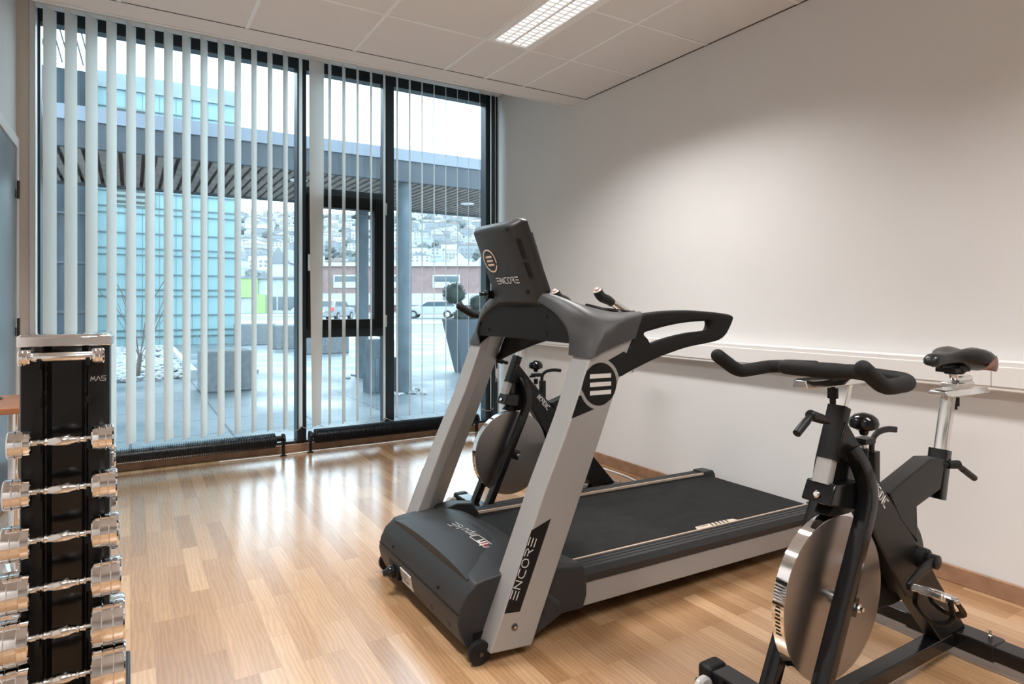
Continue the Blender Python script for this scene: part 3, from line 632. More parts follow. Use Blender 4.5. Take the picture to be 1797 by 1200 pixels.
# handrail arms: closed loop of moulded rubber with brace
arm = c2([(.548, .878), (.624, .902), (.733, .937), (.820, .958), (.908, .975), (1.00, .985), (1.071, .995), (1.110, 1.012), (1.136, 1.040), (1.155, 1.070), (1.160, 1.088), (1.147, 1.098), (1.10, 1.105), (1.032, 1.111), (.908, 1.118), (.80, 1.117), (.733, 1.113), (.651, 1.101), (.628, 1.06), (.611, 1.018), (.583, .968), (.565, .925)], 4)
hole = c2([(.675, 1.034), (.73, 1.047), (.79, 1.058), (.85, 1.066), (.908, 1.071), (.97, 1.074), (1.012, 1.074), (1.026, 1.068), (1.022, 1.048), (1.002, 1.036), (.92, 1.031), (.848, 1.022), (.77, 1.008), (.715, .995), (.705, .997), (.692, 1.015)], 4)
for s in (0, 1):
    a, b = (.002, .050) if s == 0 else (WID-.050, WID-.002)
    bm = shape2d([arm, hole], a, b, .017, res=4); obj('handrail', bm, 'rubber', TM, sharp=60)
# grey shroud of the console: lofted surface from foot to foot
half = [ # P0 inner lip, P1 front edge, P2 crest, P3, P4 rear-top, P5 rear-bottom
 [(.405, .105, .962), (.404, .100, .958), (.412, -.006, .955), (.455, -.008, .972), (.520, -.008, .992), (.613, -.008, 1.019)],
 [(.405, .100, .985), (.402, .094, .990), (.428, -.004, .992), (.470, -.008, .998), (.530, -.008, 1.012), (.618, -.008, 1.035)],
 [(.405, .096, 1.010), (.400, .090, 1.020), (.445, .000, 1.024), (.485, -.008, 1.026), (.545, -.008, 1.038), (.632, -.008, 1.066)],
 [(.405, .110, 1.045), (.400, .104, 1.056), (.450, .022, 1.062), (.505, -.004, 1.057), (.560, -.008, 1.070), (.648, -.006, 1.098)],
 [(.405, .145, 1.078), (.398, .140, 1.090), (.435, .065, 1.106), (.505, .012, 1.082), (.575, -.002, 1.090), (.655, .003, 1.106)],
 [(.405, .200, 1.112), (.396, .196, 1.122), (.425, .130, 1.143), (.500, .070, 1.118), (.580, .030, 1.104), (.665, .022, 1.112)],
 [(.405, .280, 1.140), (.394, .278, 1.152), (.412, .230, 1.176), (.480, .170, 1.143), (.580, .110, 1.112), (.675, .070, 1.108)],
 [(.405, .370, 1.152), (.392, .370, 1.163), (.400, .350, 1.193), (.460, .300, 1.158), (.570, .230, 1.110), (.690, .190, 1.090)],
 [(.405, .450, 1.155), (.392, .450, 1.166), (.398, .450, 1.199), (.455, .450, 1.163), (.570, .450, 1.105), (.695, .450, 1.075)]]
rows = half+[[mir(p) for p in r] for r in half[-2::-1]]
cols = [catmull([r[j] for r in rows], 4) for j in range(6)]
grid = []
for i in range(len(cols[0])): grid.append(catmull([cols[j][i] for j in range(6)], 4))
bm = bmesh.new(); rings(bm, grid, cap=False, closed=False)
inn = []
for g in grid:
    inn.append([p+V(.0, 0, 0) for p in g])
o_ = obj('console_shroud', bm, 'grey', TM, sharp=70)
so = o_.modifiers.new('wall', 'SOLIDIFY'); so.thickness = .006; so.offset = 0
# dark panel closing the arch underneath
arc_in = [(p.x, p.y) for p in catmull([(r[0][1], r[0][2], 0) for r in rows], 6)]
def topz(y):
    for (ya, za), (yb2, zb2) in zip(arc_in, arc_in[1:]):
        if ya <= y <= yb2 and yb2 > ya: return za+(zb2-za)*(y-ya)/(yb2-ya)
    return 1.03
secs = []
for k in range(41):
    y = .106+(WID-.212)*k/40; zt2 = max(topz(y)+.004, 1.016); zb_ = 1.004-.004*abs(k-20)/20; xb2 = .398+.006*((k-20)/20)**2
    secs.append([(xb2, y, zb_), (xb2, y, zt2), (xb2+.008, y, zt2), (xb2+.008, y, zb_)])
bm = bmesh.new(); rings(bm, secs); ap = obj('arch_panel', bm, 'panel', TM)
bm = bmesh.new(); rings(bm, [[(.415, y, 1.003), (.60, y, 1.003), (.60, y, 1.05), (.415, y, 1.05)] for y in (.10, .80)]); obj('console_core', bm, 'black', TM)
bm = bmesh.new()
for y, z in ((.72, 1.125), (.50, 1.140), (.25, 1.095), (.78, 1.055), (.70, 1.03), (.79, 1.0)): lathe(bm, [(0, .006), (.006, .006)], (.402, y, z), (-1, 0, 0), 10)
lathe(bm, [(0, .011), (.004, .011)], (.402, .255, 1.03), (-1, 0, 0), 14)
obj('screw_hole', bm, 'black', ap)
# console head
def quad(x, yh, z): return [(x, .455-yh, z), (x, .455+yh, z)]
hp_b = [(.292, .150, 1.430), (.400, .170, 1.165)]      # back face: top, bottom (x, half width, z)
hp_f = [(.345, .205, 1.452), (.470, .205, 1.120)]
def ringat(t):
    xb = .276+(.392-.276)*t; zb = 1.432+(1.150-1.432)*t; hb = .148+(.150-.148)*t
    xf = .315+(.455-.315)*t; zf = 1.456+(1.100-1.456)*t; hf = .188+(.196-.188)*t
    pts = []
    for y, x, z in ((-hb, xb, zb), (-hb*.5, xb-.004, zb), (0, xb-.006, zb), (hb*.5, xb-.004, zb), (hb, xb, zb), (hb+.6*(hf-hb), xb+.3*(xf-xb), zb+.3*(zf-zb)), (hf, xf-.01, zf-.002), (hf, xf+.012, zf), (hf-.02, xf+.02, zf), (-hf+.02, xf+.02, zf), (-hf, xf+.012, zf), (-hf, xf-.01, zf-.002), (-hb-.6*(hf-hb), xb+.3*(xf-xb), zb+.3*(zf-zb))):
        pts.append((x, .455+y, z))
    return pts
def shrink(r, k, dz):
    c_ = sum((Vector(p) for p in r), Vector())/len(r); return [c_+(Vector(p)-c_)*k+V(-.002, 0, dz) for p in r]
r0 = ringat(0)
secs = [shrink(ringat(0), .80, .014), shrink(ringat(0), .93, .009), r0]+[ringat(t) for t in (.04, .25, .5, .7, .74)]
low = []
for t in (.78, 1.0):
    low.append([((p[0]-.008) if p[0] > .37 else p[0], .455+(p[1]-.455)*.95, p[2]) for p in ringat(t)])
bm = bmesh.new(); rings(bm, secs+low); ch = obj('console_head', bm, 'dgrey', TM, bevel=.004, sharp=30)
bk = V(.112+.004, 0, -.282).normalized()     # down the back face
dn = V(.392-.276, 0, 1.150-1.432).normalized(); nb = V(dn.z, 0, -dn.x)   # outward normal (towards -x)
if nb.x > 0: nb = -nb
def backpt(y, t): 
    b = V(.276-.0062, y, 1.432)+V(.116, 0, -.282)*t; return b+nb*.0012
mb = frame_mtx(backpt(.535, .73), (0, -1, 0), -dn)
bm = lettering('ENCORE', .024, .024, .0038, mb, gap=.32); obj('head_lettering', bm, 'print_w', ch)
cc = backpt(.535, .40)
bm = bmesh.new(); n = 40
for rr_, r2 in ((.044, .050),):
    secs = []
    for i in range(n+1):
        a = R(-15)+2*PI*i/n*.97; d = V(0, -math.cos(a), 0)+(-dn)*math.sin(a); secs.append([cc+d*rr_, cc+d*r2, cc+d*r2+nb*.0006, cc+d*rr_+nb*.0006])
    rings(bm, secs)
for k in (-1, 0, 1):
    o_ = cc+(-dn)*(k*.017); p = [o_+V(0, .024, 0)-dn*-.004, o_+V(0, -.024, 0)-dn*-.004, o_+V(0, -.024, 0)+dn*-.004, o_+V(0, .024, 0)+dn*-.004]
    rings(bm, [p, [q+nb*.0006 for q in p]])
obj('head_badge', bm, 'tan', ch)
for g in range(2):
    bm = bmesh.new()
    for k in range(3): x_, y_, z_ = .300+.010*k, .56-.045*g, 1.4585+.0022*k; box(bm, (x_-.003, y_-.018, z_-.006), (x_+.003, y_+.016, z_+.003))
    obj('top_vent', bm, 'black', ch)
def sidept(t, q): r_ = ringat(t); return Vector(r_[0])*(1-q)+Vector(r_[-1])*q
for ta, tb in ((.16, .42), (.46, .66)):
    bm = bmesh.new()
    for k in range(4): q = .18+.21*k; beam(bm, [sidept(ta, q), sidept(tb, q)], .0028, .003, (0, 1, 0), .0005)
    obj('side_vent', bm, 'black', ch)
for y, t in ((.33, .03), (.335, .86)): bm = bmesh.new(); lathe(bm, [(0, .008), (.003, .008)], backpt(y, t)-nb*.001, nb, 12); obj('screw_hole', bm, 'black', ch)
bm = bmesh.new(); box(bm, (.352, .62, 1.165), (.385, .66, 1.20)); lathe(bm, [(0, .008), (.03, .008)], (.36, .65, 1.185), (-1, .3, 0), 10); obj('cable_plug', bm, 'gblack', ch, bevel=.003)
# screen side
scr = frame_mtx(V(.345+.004, .455, 1.458)+V(.13, 0, -.358)*.38, (0, 1, 0), (-.13, 0, .358)); bm = bx((-.16, -.085, -.002), (.16, .10, .004)); bm.transform(scr); obj('screen', bm, 'glassd', ch)
# tray on the dash and pulse grip bar
bm = bmesh.new(); tube(bm, [(.520, .16, 1.139), (.58, .10, 1.119), (.645, .075, 1.112), (.705, .10, 1.112)], .006, 8, smooth=5); tube(bm, [(.520, .16, 1.139), (.60, .19, 1.128), (.705, .10, 1.112)], .004, 8, smooth=5); tr = obj('dash_tray', bm, 'gblack', TM)
bm = bmesh.new(); P_ = [(.93, .30, 1.095), (.80, .325, 1.150), (.76, .325, 1.166)]
P_ = [(.90, .26, 1.085), (.83, .29, 1.125), (.735, .30, 1.170)]
P_ = [(.72, .26, 1.075), (.80, .28, 1.118), (.69, .305, 1.178)]
for s in (0, 1):
    f = (lambda y: y) if s == 0 else (lambda y: WID-y)
    q = [(.845, f(.30), 1.098), (.735, f(.30), 1.172)]
    bm = bmesh.new(); tube(bm, [(.66, f(.30), 1.050), (.86, f(.30), 1.050), (.895, f(.30), 1.080), (.735, f(.30), 1.166)], .0165, 16, rad=.03); pb = obj('pulse_bar', bm, 'satin', TM)
    bm = bmesh.new(); sweep(bm, catmull([(.765, f(.30), 1.147), (.742, f(.30), 1.159), (.715, f(.30), 1.168), (.699, f(.30), 1.180), (.688, f(.30), 1.196)], 4), circ(.0205, 16), scale=[.86+.14*min(1, k/6) for k in range(17)]); obj('grip_cap', bm, 'dgrey', pb)
    bm = bmesh.new(); lathe(bm, [(0, .019), (.003, .017), (.005, .010)], (.688, f(.30), 1.195), (-.5, 0, 1), 18); cpb = obj('grip_pad', bm, 'cream', pb); bm = bmesh.new(); lathe(bm, [(0, .011), (.006, .0105), (.010, .006), (.011, .001)], (.686, f(.30), 1.199), (-.5, 0, 1), 16); obj('button', bm, 'pinkb', cpb)

# ------------------------------------------------------------------ indoor cycles
def make_bike(lift=0.0, sdrop=0.0, name='exercise_bike', label='', org=(1.64, 1.035, 0)):
    t = thing(name, label, 'exercise bike', org, 'black indoor cycles'); C = 1.035
    def O(n, bm, m, par=t, **k): return obj(n, bm, m, par, org, **k)
    # base
    bm = bmesh.new(); box(bm, (1.440, .80, .035), (1.510, 1.27, .08)); fs = O('front_stabilizer', bm, 'gblack', bevel=.004)
    for yy in (.745, 1.27):
        O('end_cap', bx((1.436, yy, .030), (1.514, yy+.052, .085)), 'black', fs, bevel=.014, seg=3)
    for yy in (.765, 1.245):
        bm = bmesh.new(); lathe(bm, [(-.012, .012), (-.012, .026), (-.006, .032), (.006, .032), (.012, .026), (.012, .012)], (1.40, yy+.02, .048), (0, 1, 0), 22); w_ = O('transport_wheel', bm, 'acryl', fs)
        bm = bmesh.new(); lathe(bm, [(-.016, .010), (.016, .010)], (1.40, yy+.02, .048), (0, 1, 0), 14); beam(bm, [(1.40, yy+.035, .048), (1.45, yy+.035, .055)], .02, .008, (0, 1, 0)); O('wheel_axle', bm, 'sblack', fs)
    bm = bmesh.new(); box(bm, (2.287, .69, .035), (2.363, 1.38, .08)); rsb = O('rear_stabilizer', bm, 'gblack', bevel=.004)
    for a, b in ((.905, 1.165),): O('sleeve', bx((2.283, a, .031), (2.367, b, .084)), 'gblack', rsb, bevel=.004)
    for yy in (.69, 1.33): O('end_cap', bx((2.28, yy-.002, .028), (2.37, yy+.052, .088)), 'black', rsb, bevel=.01)
    for yy in (.72, 1.35):
        bm = bmesh.new(); lathe(bm, [(0, .022), (.012, .022), (.016, .012), (.036, .010)], (2.325, yy, 0), (0, 0, 1), 16); O('foot', bm, 'black', rsb)
    for yy in (.74, 1.33):
        bm = bmesh.new(); lathe(bm, [(0, .022), (.012, .022), (.016, .012), (.036, .010)], (1.47, yy, 0), (0, 0, 1), 16); O('foot', bm, 'black', fs)
    bm = bmesh.new(); lathe(bm, [(0, .006), (.012, .006), (.014, .0035), (.03, .0035)], (2.325, .93, .084), (0, 0, 1), 12); O('bolt', bm, 'satin', rsb)
    O('base_beam', bx((1.507, 1.010, .035), (2.283, 1.060, .08)), 'gblack', bevel=.004)
    # fork legs
    for yy in (.968, 1.102):
        sgn = -1 if yy < C else 1
        pts = [V(1.457, yy, .078), V(1.575, yy, .325)]+catmull([(1.690, yy, .562), (1.706, yy, .605), (1.709, yy-sgn*.003, .650), (1.702, yy-sgn*.015, .698), (1.688, C+sgn*.030, .745)], 5)
        bm = bmesh.new(); beam(bm, pts, .034, .042, (0, 1, 0), .004); fk = O('fork_leg', bm, 'gblack')
        bm = bmesh.new(); beam(bm, [(1.585, yy+.0, .362), (1.655, yy+.0, .335)], .05, .010, (0, 1, 0), .003); O('axle_plate', bm, 'gblack', fk, bevel=.002)
        bm = bmesh.new(); lathe(bm, [(-.006, .012), (.008, .012), (.008, .006), (.018, .006)], (1.645, yy+sgn*.006, .340), (0, sgn, 0), 6); O('axle_nut', bm, 'satin', fk)
    # crown plate + cross piece
    bm = bmesh.new(); rings(bm, [[(x, yy, z) for x, z in [(1.575, .610), (1.602, .662), (1.72, .655), (1.70, .575), (1.68, .585)]] for yy in (.992, 1.078)]); cw = O('crown', bm, 'gblack', bevel=.005)
    bm = bmesh.new(); lathe(bm, [(0, .008), (.003, .010), (.007, .006)], (1.583, C, .63), (-1, 0, .4), 12); O('bolt', bm, 'satin', cw)
    # head tube with bright lower sleeve
    bm = bmesh.new(); beam(bm, [(1.605, C, .656), (1.631, C, .722)], .028, .046, (0, 1, 0), .004); O('steering_sleeve', bm, 'silver', bevel=0)
    bm = bmesh.new(); beam(bm, [(1.631, C, .718), (1.687, C, .858)], .034, .052, (0, 1, 0), .004); ht = O('head_tube', bm, 'sblack')
    bm = bmesh.new(); rings(bm, [[(x, yy, z) for x, z in [(1.672, .822), (1.748, .737), (1.672, .712), (1.63, .735)]] for yy in (C-.030, C+.030)]); O('gusset', bm, 'sblack', bevel=.003)
    bm = bmesh.new(); rings(bm, [[(x, yy, z) for x, z in [(1.655, .74), (1.72, .70), (1.74, .64), (1.70, .60), (1.62, .62), (1.635, .69)]] for yy in (C-.022, C+.022)]); O('neck_plate', bm, 'gblack')
    # down tube (wide flat side) to bottom bracket, then rear stay
    bm = bmesh.new(); rings(bm, [[(x, yy, z) for x, z in [(1.700, .770), (1.748, .737), (1.968, .500), (2.050, .415), (2.115, .350), (2.165, .285), (2.35, .084), (2.19, .080), (2.02, .255), (1.985, .268), (1.83, .465), (1.74, .61)]] for yy in (C-.026, C+.026)]); dt = O('down_tube', bm, 'sblack', bevel=.005, seg=3)
    mx_ = frame_mtx((1.797, C-.0268, .628), V(.076, 0, -.082), V(.082, 0, .076)); bm = lettering('NORDIC', .024, .0155, .0048, mx_, gap=.30); O('lettering', bm, 'print_w', dt)
    # chain guard
    bm = bmesh.new(); gd = c2([(1.66, .262), (1.63, .33), (1.66, .41), (1.76, .44), (1.93, .480), (2.04, .495), (2.14, .462), (2.205, .395), (2.218, .32), (2.16, .235), (2.07, .205), (1.95, .21), (1.8, .23)], 4)
    merge(bm, shape2d([gd], C+.036, C+.075, .012)); cgd = O('chain_guard', bm, 'sblack')
    # boom to the seat tube
    bm = bmesh.new(); rings(bm, [[(x, yy, z) for x, z in [(1.890, .592), (2.125, .662), (2.216, .651), (2.187, .559), (2.044, .527), (2.050, .418), (1.955, .50)]] for yy in (C-.027, C+.027)]); O('seat_boom', bm, 'sblack', bevel=.004, seg=3)
    bm = bmesh.new(); beam(bm, [(2.203, C, .522), (2.240, C, .674)], .034, .056, (0, 1, 0), .003); sk = O('seat_socket', bm, 'gblack')
    bm = bmesh.new(); beam(bm, [(2.240, C, .655), (2.240+.054*(1-sdrop*4), C, .846-sdrop)], .026, .038, (0, 1, 0), .005); O('seat_post', bm, 'satin')
    bm = bmesh.new(); rings(bm, [[(2.222, y, z) for y, z in pr] for pr in ([(C-.030, .850), (C+.030, .850), (C+.024, .862), (C-.024, .862)],)] + [[(x, y, z+dz) for y, z in [(C-.036, .846), (C+.036, .846), (C+.026, .866), (C-.026, .866)]] for x, dz in ((2.245, 0), (2.50, -.006))]+[[(2.53, y, z-.008) for y, z in [(C-.015, .850), (C+.015, .850), (C+.012, .860), (C-.012, .860)]]]); bm.transform(Matrix.Translation((-.02*(sdrop > 0), 0, -sdrop))); sr_ = O('seat_slider', bm, 'satin', bevel=.002)
    bm = bx((2.30, C-.026, .864-sdrop), (2.41, C+.026, .884-sdrop)); O('slider_block', bm, 'satin', sr_, bevel=.003)
    bm = bmesh.new(); tube(bm, [(2.43, C, .892), (2.40, C, .890), (2.335, C, .892), (2.325, C, .905), (2.325, C, .952)], .013, 14, rad=.022); bm.transform(Matrix.Translation((0, 0, -sdrop))); O('saddle_pin', bm, 'satin', sr_)
    bm = bmesh.new(); lathe(bm, [(0, .006), (.012, .006), (.012, .014), (.040, .014), (.042, .008), (.052, .008)], (2.335, C, .846-sdrop), (0, 0, -1), 8); O('slider_knob', bm, 'black', sr_)
    # saddle: lofted
    secs = []
    for x, hw, zt, zb_, dip in ((2.168, .012, .962, .952, 0), (2.178, .024, .977, .946, 0), (2.205, .029, .984, .943, .0), (2.26, .030, .986, .944, .002), (2.32, .036, .988, .947, .005), (2.37, .056, .993, .948, .009), (2.41, .084, .999, .938, .013), (2.46, .105, 1.002, .926, .014), (2.51, .108, .998, .920, .012), (2.545, .098, .988, .922, .009), (2.565, .080, .975, .930, .004), (2.572, .060, .962, .940, 0)):
        pr = []
        for k in range(20):
            a = 2*PI*k/20; cy = math.cos(a); sz = math.sin(a)
            y = C+hw*math.copysign(abs(cy)**.8, cy); zm = (zt+zb_)/2
            z = zm+(zt-zm)*math.copysign(abs(sz)**.75, sz) if sz >= 0 else zm-(zm-zb_)*abs(sz)**.75
            if sz > 0: z -= dip*math.exp(-((y-C)/.022)**2)
            pr.append((x, y, z))
        secs.append([(2.168+(q[0]-2.168)*.69, C+(q[1]-C)*.84, q[2]-sdrop) for q in pr])
    bm = bmesh.new(); rings(bm, secs); sd = O('saddle', bm, 'saddle', sharp=70)
    bm = bmesh.new()
    for sgn in (-1, 1):
        ss = []
        for x, yo, z0, z1 in ((2.44, .099, .930, .936), (2.47, .1075, .927, .955), (2.50, .1105, .923, .968), (2.53, .106, .924, .974), (2.552, .095, .928, .972), (2.566, .080, .934, .965)):
            ss.append([(x, C+sgn*yo*.97, z0), (x, C+sgn*(yo+.0012), (z0*2+z1)/3), (x, C+sgn*(yo+.0010), (z0+2*z1)/3), (x, C+sgn*yo*.965, z1), (x-.01, C+sgn*yo*.85, (z0+z1)/2)])
        rings(bm, [[(2.168+(q[0]-2.168)*.69, C+(q[1]-C)*.845, q[2]-sdrop) for q in s5] for s5 in ss])
    O('saddle_panel', bm, 'brown', sd, sharp=60)
    bm = bmesh.new(); box(bm, (2.305, C-.018, .912), (2.350, C+.018, .950)); lathe(bm, [(-.034, .012), (-.026, .019), (.026, .019), (.034, .012)], (2.327, C, .930), (0, 1, 0), 12)
    beam(bm, [(2.22, C-.014, .942), (2.39, C-.026, .934)], .008, .008); beam(bm, [(2.22, C+.014, .942), (2.39, C+.026, .934)], .008, .008); box(bm, (2.272, C-.030, .920), (2.372, C+.030, .934)); bm.transform(Matrix.Translation((0, 0, -sdrop))); O('saddle_clamp', bm, 'black', sd, bevel=.002)
    def lever(par, base, out, arm_, name='locking_lever'):
        base, out, arm_ = Vector(base), Vector(out), Vector(arm_); bm = bmesh.new(); d = (out-base)
        lathe(bm, [(0, .009), (d.length*.45, .009)], base, d, 12); lathe(bm, [(d.length*.35, .013), (d.length+.006, .014), (d.length+.012, .009)], base, d, 14)
        tube(bm, [out, out+(arm_-out)*.4, arm_], .0095, 10); tube(bm, [out+(arm_-out)*.30, arm_], .0105, 10); return O(name, bm, 'black', par, bevel=0)
    lever(ht, (1.615, C-.012, .826), (1.520, C-.026, .852), (1.450, C-.032, .813))
    lever(sk, (2.205, C-.02, .632), (2.268, C-.035, .628), (2.385, C-.035, .568) if not sdrop else (2.262, C-.035, .50))
    # handlebar post, slider, clamp, bars
    dz = lift
    bm = bmesh.new(); rings(bm, [[(x_, C-w_, z_), (x_+.022, C-w_, z_), (x_+.022, C+w_, z_), (x_, C+w_, z_)] for x_, w_, z_ in ((1.672, .017, .835), (1.682, .017, .860), (1.688, .019, .885+dz*.6), (1.690, .026, .920+dz))]); O('handlebar_post', bm, 'satin', bevel=.003)
    bm = bmesh.new(); rings(bm, [[(x, C+s_*w_, z+dz) for s_, z in ((-1, .922), (1, .922), (.75, .942), (-.75, .942))] for x, w_ in ((1.510, .022), (1.535, .036), (1.76, .036), (1.785, .020))]); hs = O('handlebar_slider', bm, 'satin', bevel=.002)
    bm = bx((1.60, C-.032, .934+dz), (1.73, C+.032, .962+dz)); O('clamp_block', bm, 'black', hs, bevel=.008, seg=3)
    bm = bmesh.new(); lathe(bm, [(0, .006), (.008, .006), (.008, .014), (.035, .014), (.037, .008), (.052, .008)], (1.640, C-.01, .921+dz), (0, 0, -1), 10); O('slider_knob', bm, 'black', hs)
    rb = .0195; zb = .948+dz; zt = 1.004+dz
    bm = bmesh.new()
    tube(bm, [(1.425, 1.248, zt), (1.53, 1.248, zb-.004), (1.665, 1.248, zb+.004), (1.690, 1.22, zb+.006), (1.695, C, zb+.010), (1.685, .86, zb+.002), (1.642, .830, zb-.002), (1.53, .828, zb-.004), (1.425, .828, zt)], rb, 16, rad=.034, dome=True)
    tube(bm, [(1.690, 1.110, zb+.012), (1.55, 1.105, zb+.022), (1.515, 1.085, zb+.024), (1.515, .985, zb+.024), (1.55, .965, zb+.022), (1.690, .960, zb+.012)], rb, 16, rad=.04)
    O('handlebar', bm, 'rubber', sharp=60)
    # flywheel
    bm = bmesh.new(); n = 72; lathe(bm, [(-.018, .02), (-.018, .2195), (-.0165, .2215), (.0165, .2215), (.018, .2195), (.018, .02)], (1.64, C, .343), (0, 1, 0), n)
    fw = O('flywheel', bm, 'brushed', sharp=30)
    bm = bmesh.new(); lathe(bm, [(-.0168, .2216), (-.0168, .2222), (.0168, .2222), (.0168, .2216)], (1.64, C, .343), (0, 1, 0), n); O('flywheel_rim', bm, 'chrome', fw, sharp=30)
    bm = bmesh.new(); lathe(bm, [(-.048, .012), (-.030, .013), (-.028, .022), (.028, .022), (.030, .013), (.048, .012)], (1.64, C, .343), (0, 1, 0), 24); O('hub', bm, 'satin', fw)
    # rim lettering marks
    bm = bmesh.new()
    for k in range(8):
        a = R(192-k*2.6); 
        p = V(1.64+.2226*math.cos(a), C, .343+.2226*math.sin(a)); tdir = V(-math.sin(a), 0, math.cos(a)); no = V(math.cos(a), 0, math.sin(a))
        w2 = .006 if k % 2 else .008; q = [p-tdir*.0026-V(0, w2, 0), p+tdir*.0026-V(0, w2, 0), p+tdir*.0026+V(0, w2, 0), p-tdir*.0026+V(0, w2, 0)]; rings(bm, [q, [s_-no*.0008 for s_ in q]])
    O('rim_mark', bm, 'black', fw)
    # brake: pad bracket, rod, knob, lever
    bm = bmesh.new(); rings(bm, [[(x, yy, z) for x, z in [(1.60, .574), (1.64, .612), (1.72, .610), (1.76, .585), (1.735, .570), (1.69, .566), (1.64, .5665)]] for yy in (C-.024, C+.024)]); bk_ = O('brake_bracket', bm, 'sblack', bevel=.003)
    bm = bmesh.new(); tube(bm, [(1.806, C, .60), (1.806, C, .752)], .007, 10); O('brake_rod', bm, 'satin', bk_)
    bm = bmesh.new(); lathe(bm, [(-.012, .010), (0, .014), (.004, .024), (.010, .037), (.022, .040), (.036, .036), (.047, .024), (.052, .006)], (1.806, C, .778), (0, 0, 1), 24); O('resistance_knob', bm, 'gblack', bk_)
    bm = bmesh.new(); box(bm, (1.785, C-.018, .742), (1.835, C+.018, .758)); beam(bm, [(1.765, C, .742), (1.86, C, .745)], .012, .005); beam(bm, [(1.850, C, .52), (1.850, C, .715)], .030, .03, (0, 1, 0), .004); lathe(bm, [(0, .012), (.028, .012)], (1.806, C, .70), (0, 0, 1), 10); box(bm, (1.80, C-.012, .60), (1.85, C+.012, .625)); O('brake_column', bm, 'sblack', bk_, bevel=.002)
    bm = bmesh.new(); sweep(bm, catmull([(1.845, C, .715), (1.852, C, .748), (1.880, C, .766), (1.93, C, .770), (1.975, C, .764)], 5), rrect(.018, .010, .004), up=(0, 1, 0)); O('brake_lever', bm, 'black', bk_)
    # cranks and pedals
    bb = V(2.06, C, .372)
    bm = bmesh.new(); lathe(bm, [(-.050, .020), (-.048, .030), (-.026, .032), (.026, .032), (.045, .03), (.048, .018)], bb, (0, 1, 0), 24); ck = O('bottom_bracket', bm, 'black')
    for sgn in (-1, 1):
        d = V(-.158, 0, -.030) if sgn < 0 else V(.158, 0, .030)
        yy = C+sgn*(.066 if sgn < 0 else .092); a = V(2.06, yy, .372); tip = a+d+V(0, sgn*.012, 0)
        bm = bmesh.new(); sweep(bm, [a-d*.12, a, a+d*.5, tip, tip+d*.08], rrect(.034, .016, .006), up=(0, 1, 0), scale=[.7, 1, .85, .85, .6]); lathe(bm, [(-.012, .021), (.012, .021), (.014, .016)], a, (0, sgn, 0), 20); cr_ = O('crank_arm', bm, 'sblack', ck)
        pc_ = tip+V(0, sgn*.065, 0)
        tm = frame_mtx(pc_, (1, 0, -.35), (0, 1, 0))
        bm = bmesh.new(); box(bm, (-.048, -.040, -.010), (.048, -.030, .010)); box(bm, (-.048, .030, -.010), (.048, .040, .010)); box(bm, (-.050, -.040, -.008), (-.040, .040, .008)); box(bm, (.040, -.040, -.008), (.050, .040, .008)); box(bm, (-.022, -.035, -.012), (.022, .035, .012)); lathe(bm, [(-.060, .007), (.042, .010)], (0, 0, 0), (0, 1, 0), 12); bm.transform(tm); pd = O('pedal', bm, 'satin', ck, bevel=.003)
        bm = bmesh.new(); sweep(bm, catmull([(-.045, -.035, .004), (-.085, -.038, .030), (-.100, 0, .045), (-.085, .038, .030), (-.045, .035, .004)], 5), rrect(.020, .003, .001)); sweep(bm, catmull([(.01, -.042, 0), (-.01, -.045, .050), (-.03, 0, .075), (-.01, .045, .050), (.01, .042, 0)], 6), rrect(.014, .003, .001)); bm.transform(tm @ Matrix.Rotation(PI, 4, 'Y')); O('toe_cage', bm, 'gblack', pd)
    return t
bike = make_bike(0, label='black indoor cycle with brushed steel flywheel in the right foreground')
bike2 = make_bike(.135, .115, label='black indoor cycle with raised handlebar standing behind the treadmill, near the window', org=(1.64, 1.035, 0))
bike2.location = (1.64+.116, 1.035+1.896, 0)

# ------------------------------------------------------------------ dumbbell rack
RX, RY = -.150, 2.10
RK = thing('dumbbell_rack', 'black vertical dumbbell tower with chrome cap in the left foreground', 'dumbbell rack', (RX, 2.2, 0)); RO = (RX, 2.2, 0)
x0, x1 = -.252, -.050
bm = bmesh.new()
out = [(x0+.004, 2.10), (x0+.050, 2.10), (x0+.054, 2.125), (x0+.070, 2.150), (x1-.070, 2.150), (x1-.054, 2.125), (x1-.050, 2.10), (x1-.012, 2.10), (x1, 2.115), (x1, 2.285), (x1-.012, 2.30), (x1-.05, 2.30), (x1-.06, 2.26), (x0+.06, 2.26), (x0+.05, 2.30), (x0+.012, 2.30), (x0, 2.285), (x0, 2.112)]
prism(bm, out, .03, 1.030, 'XY'); obj('tower_body', bm, 'sblack', RK, RO, bevel=.002)
bm = bmesh.new(); prism(bm, [(x0+.056, 2.145), (x1-.056, 2.145), (x1-.056, 2.151), (x0+.056, 2.151)], .03, 1.030, 'XY'); obj('back_plate', bm, 'gblack', RK, RO)
bm = bmesh.new(); cap = [(x0-.004, 2.094), (x1+.004, 2.094), (x1+.008, 2.12), (x1+.008, 2.28), (x1-.04, 2.312), (x0+.04, 2.312), (x0-.008, 2.28), (x0-.008, 2.12)]
rings(bm, [[(x, y, z) for x, y in cap] for z in (1.028, 1.054)]+[[(RX+(x-RX)*.93, 2.2+(y-2.2)*.93, 1.060) for x, y in cap]]); obj('top_cap', bm, 'chrome', RK, RO, bevel=.002)
bm = bmesh.new(); prism(bm, [(x0-.05, 2.02), (x1+.05, 2.02), (x1+.05, 2.38), (x0-.05, 2.38)], 0, .03, 'XY'); obj('base_plate', bm, 'sblack', RK, RO, bevel=.006)
mx = frame_mtx((x1-.044, 2.0992, .930), (1, 0, 0), (0, 0, 1)); bm = lettering('MAS', .012, .011, .0015, mx, gap=.25); obj('lettering', bm, 'print_w', RK, RO)
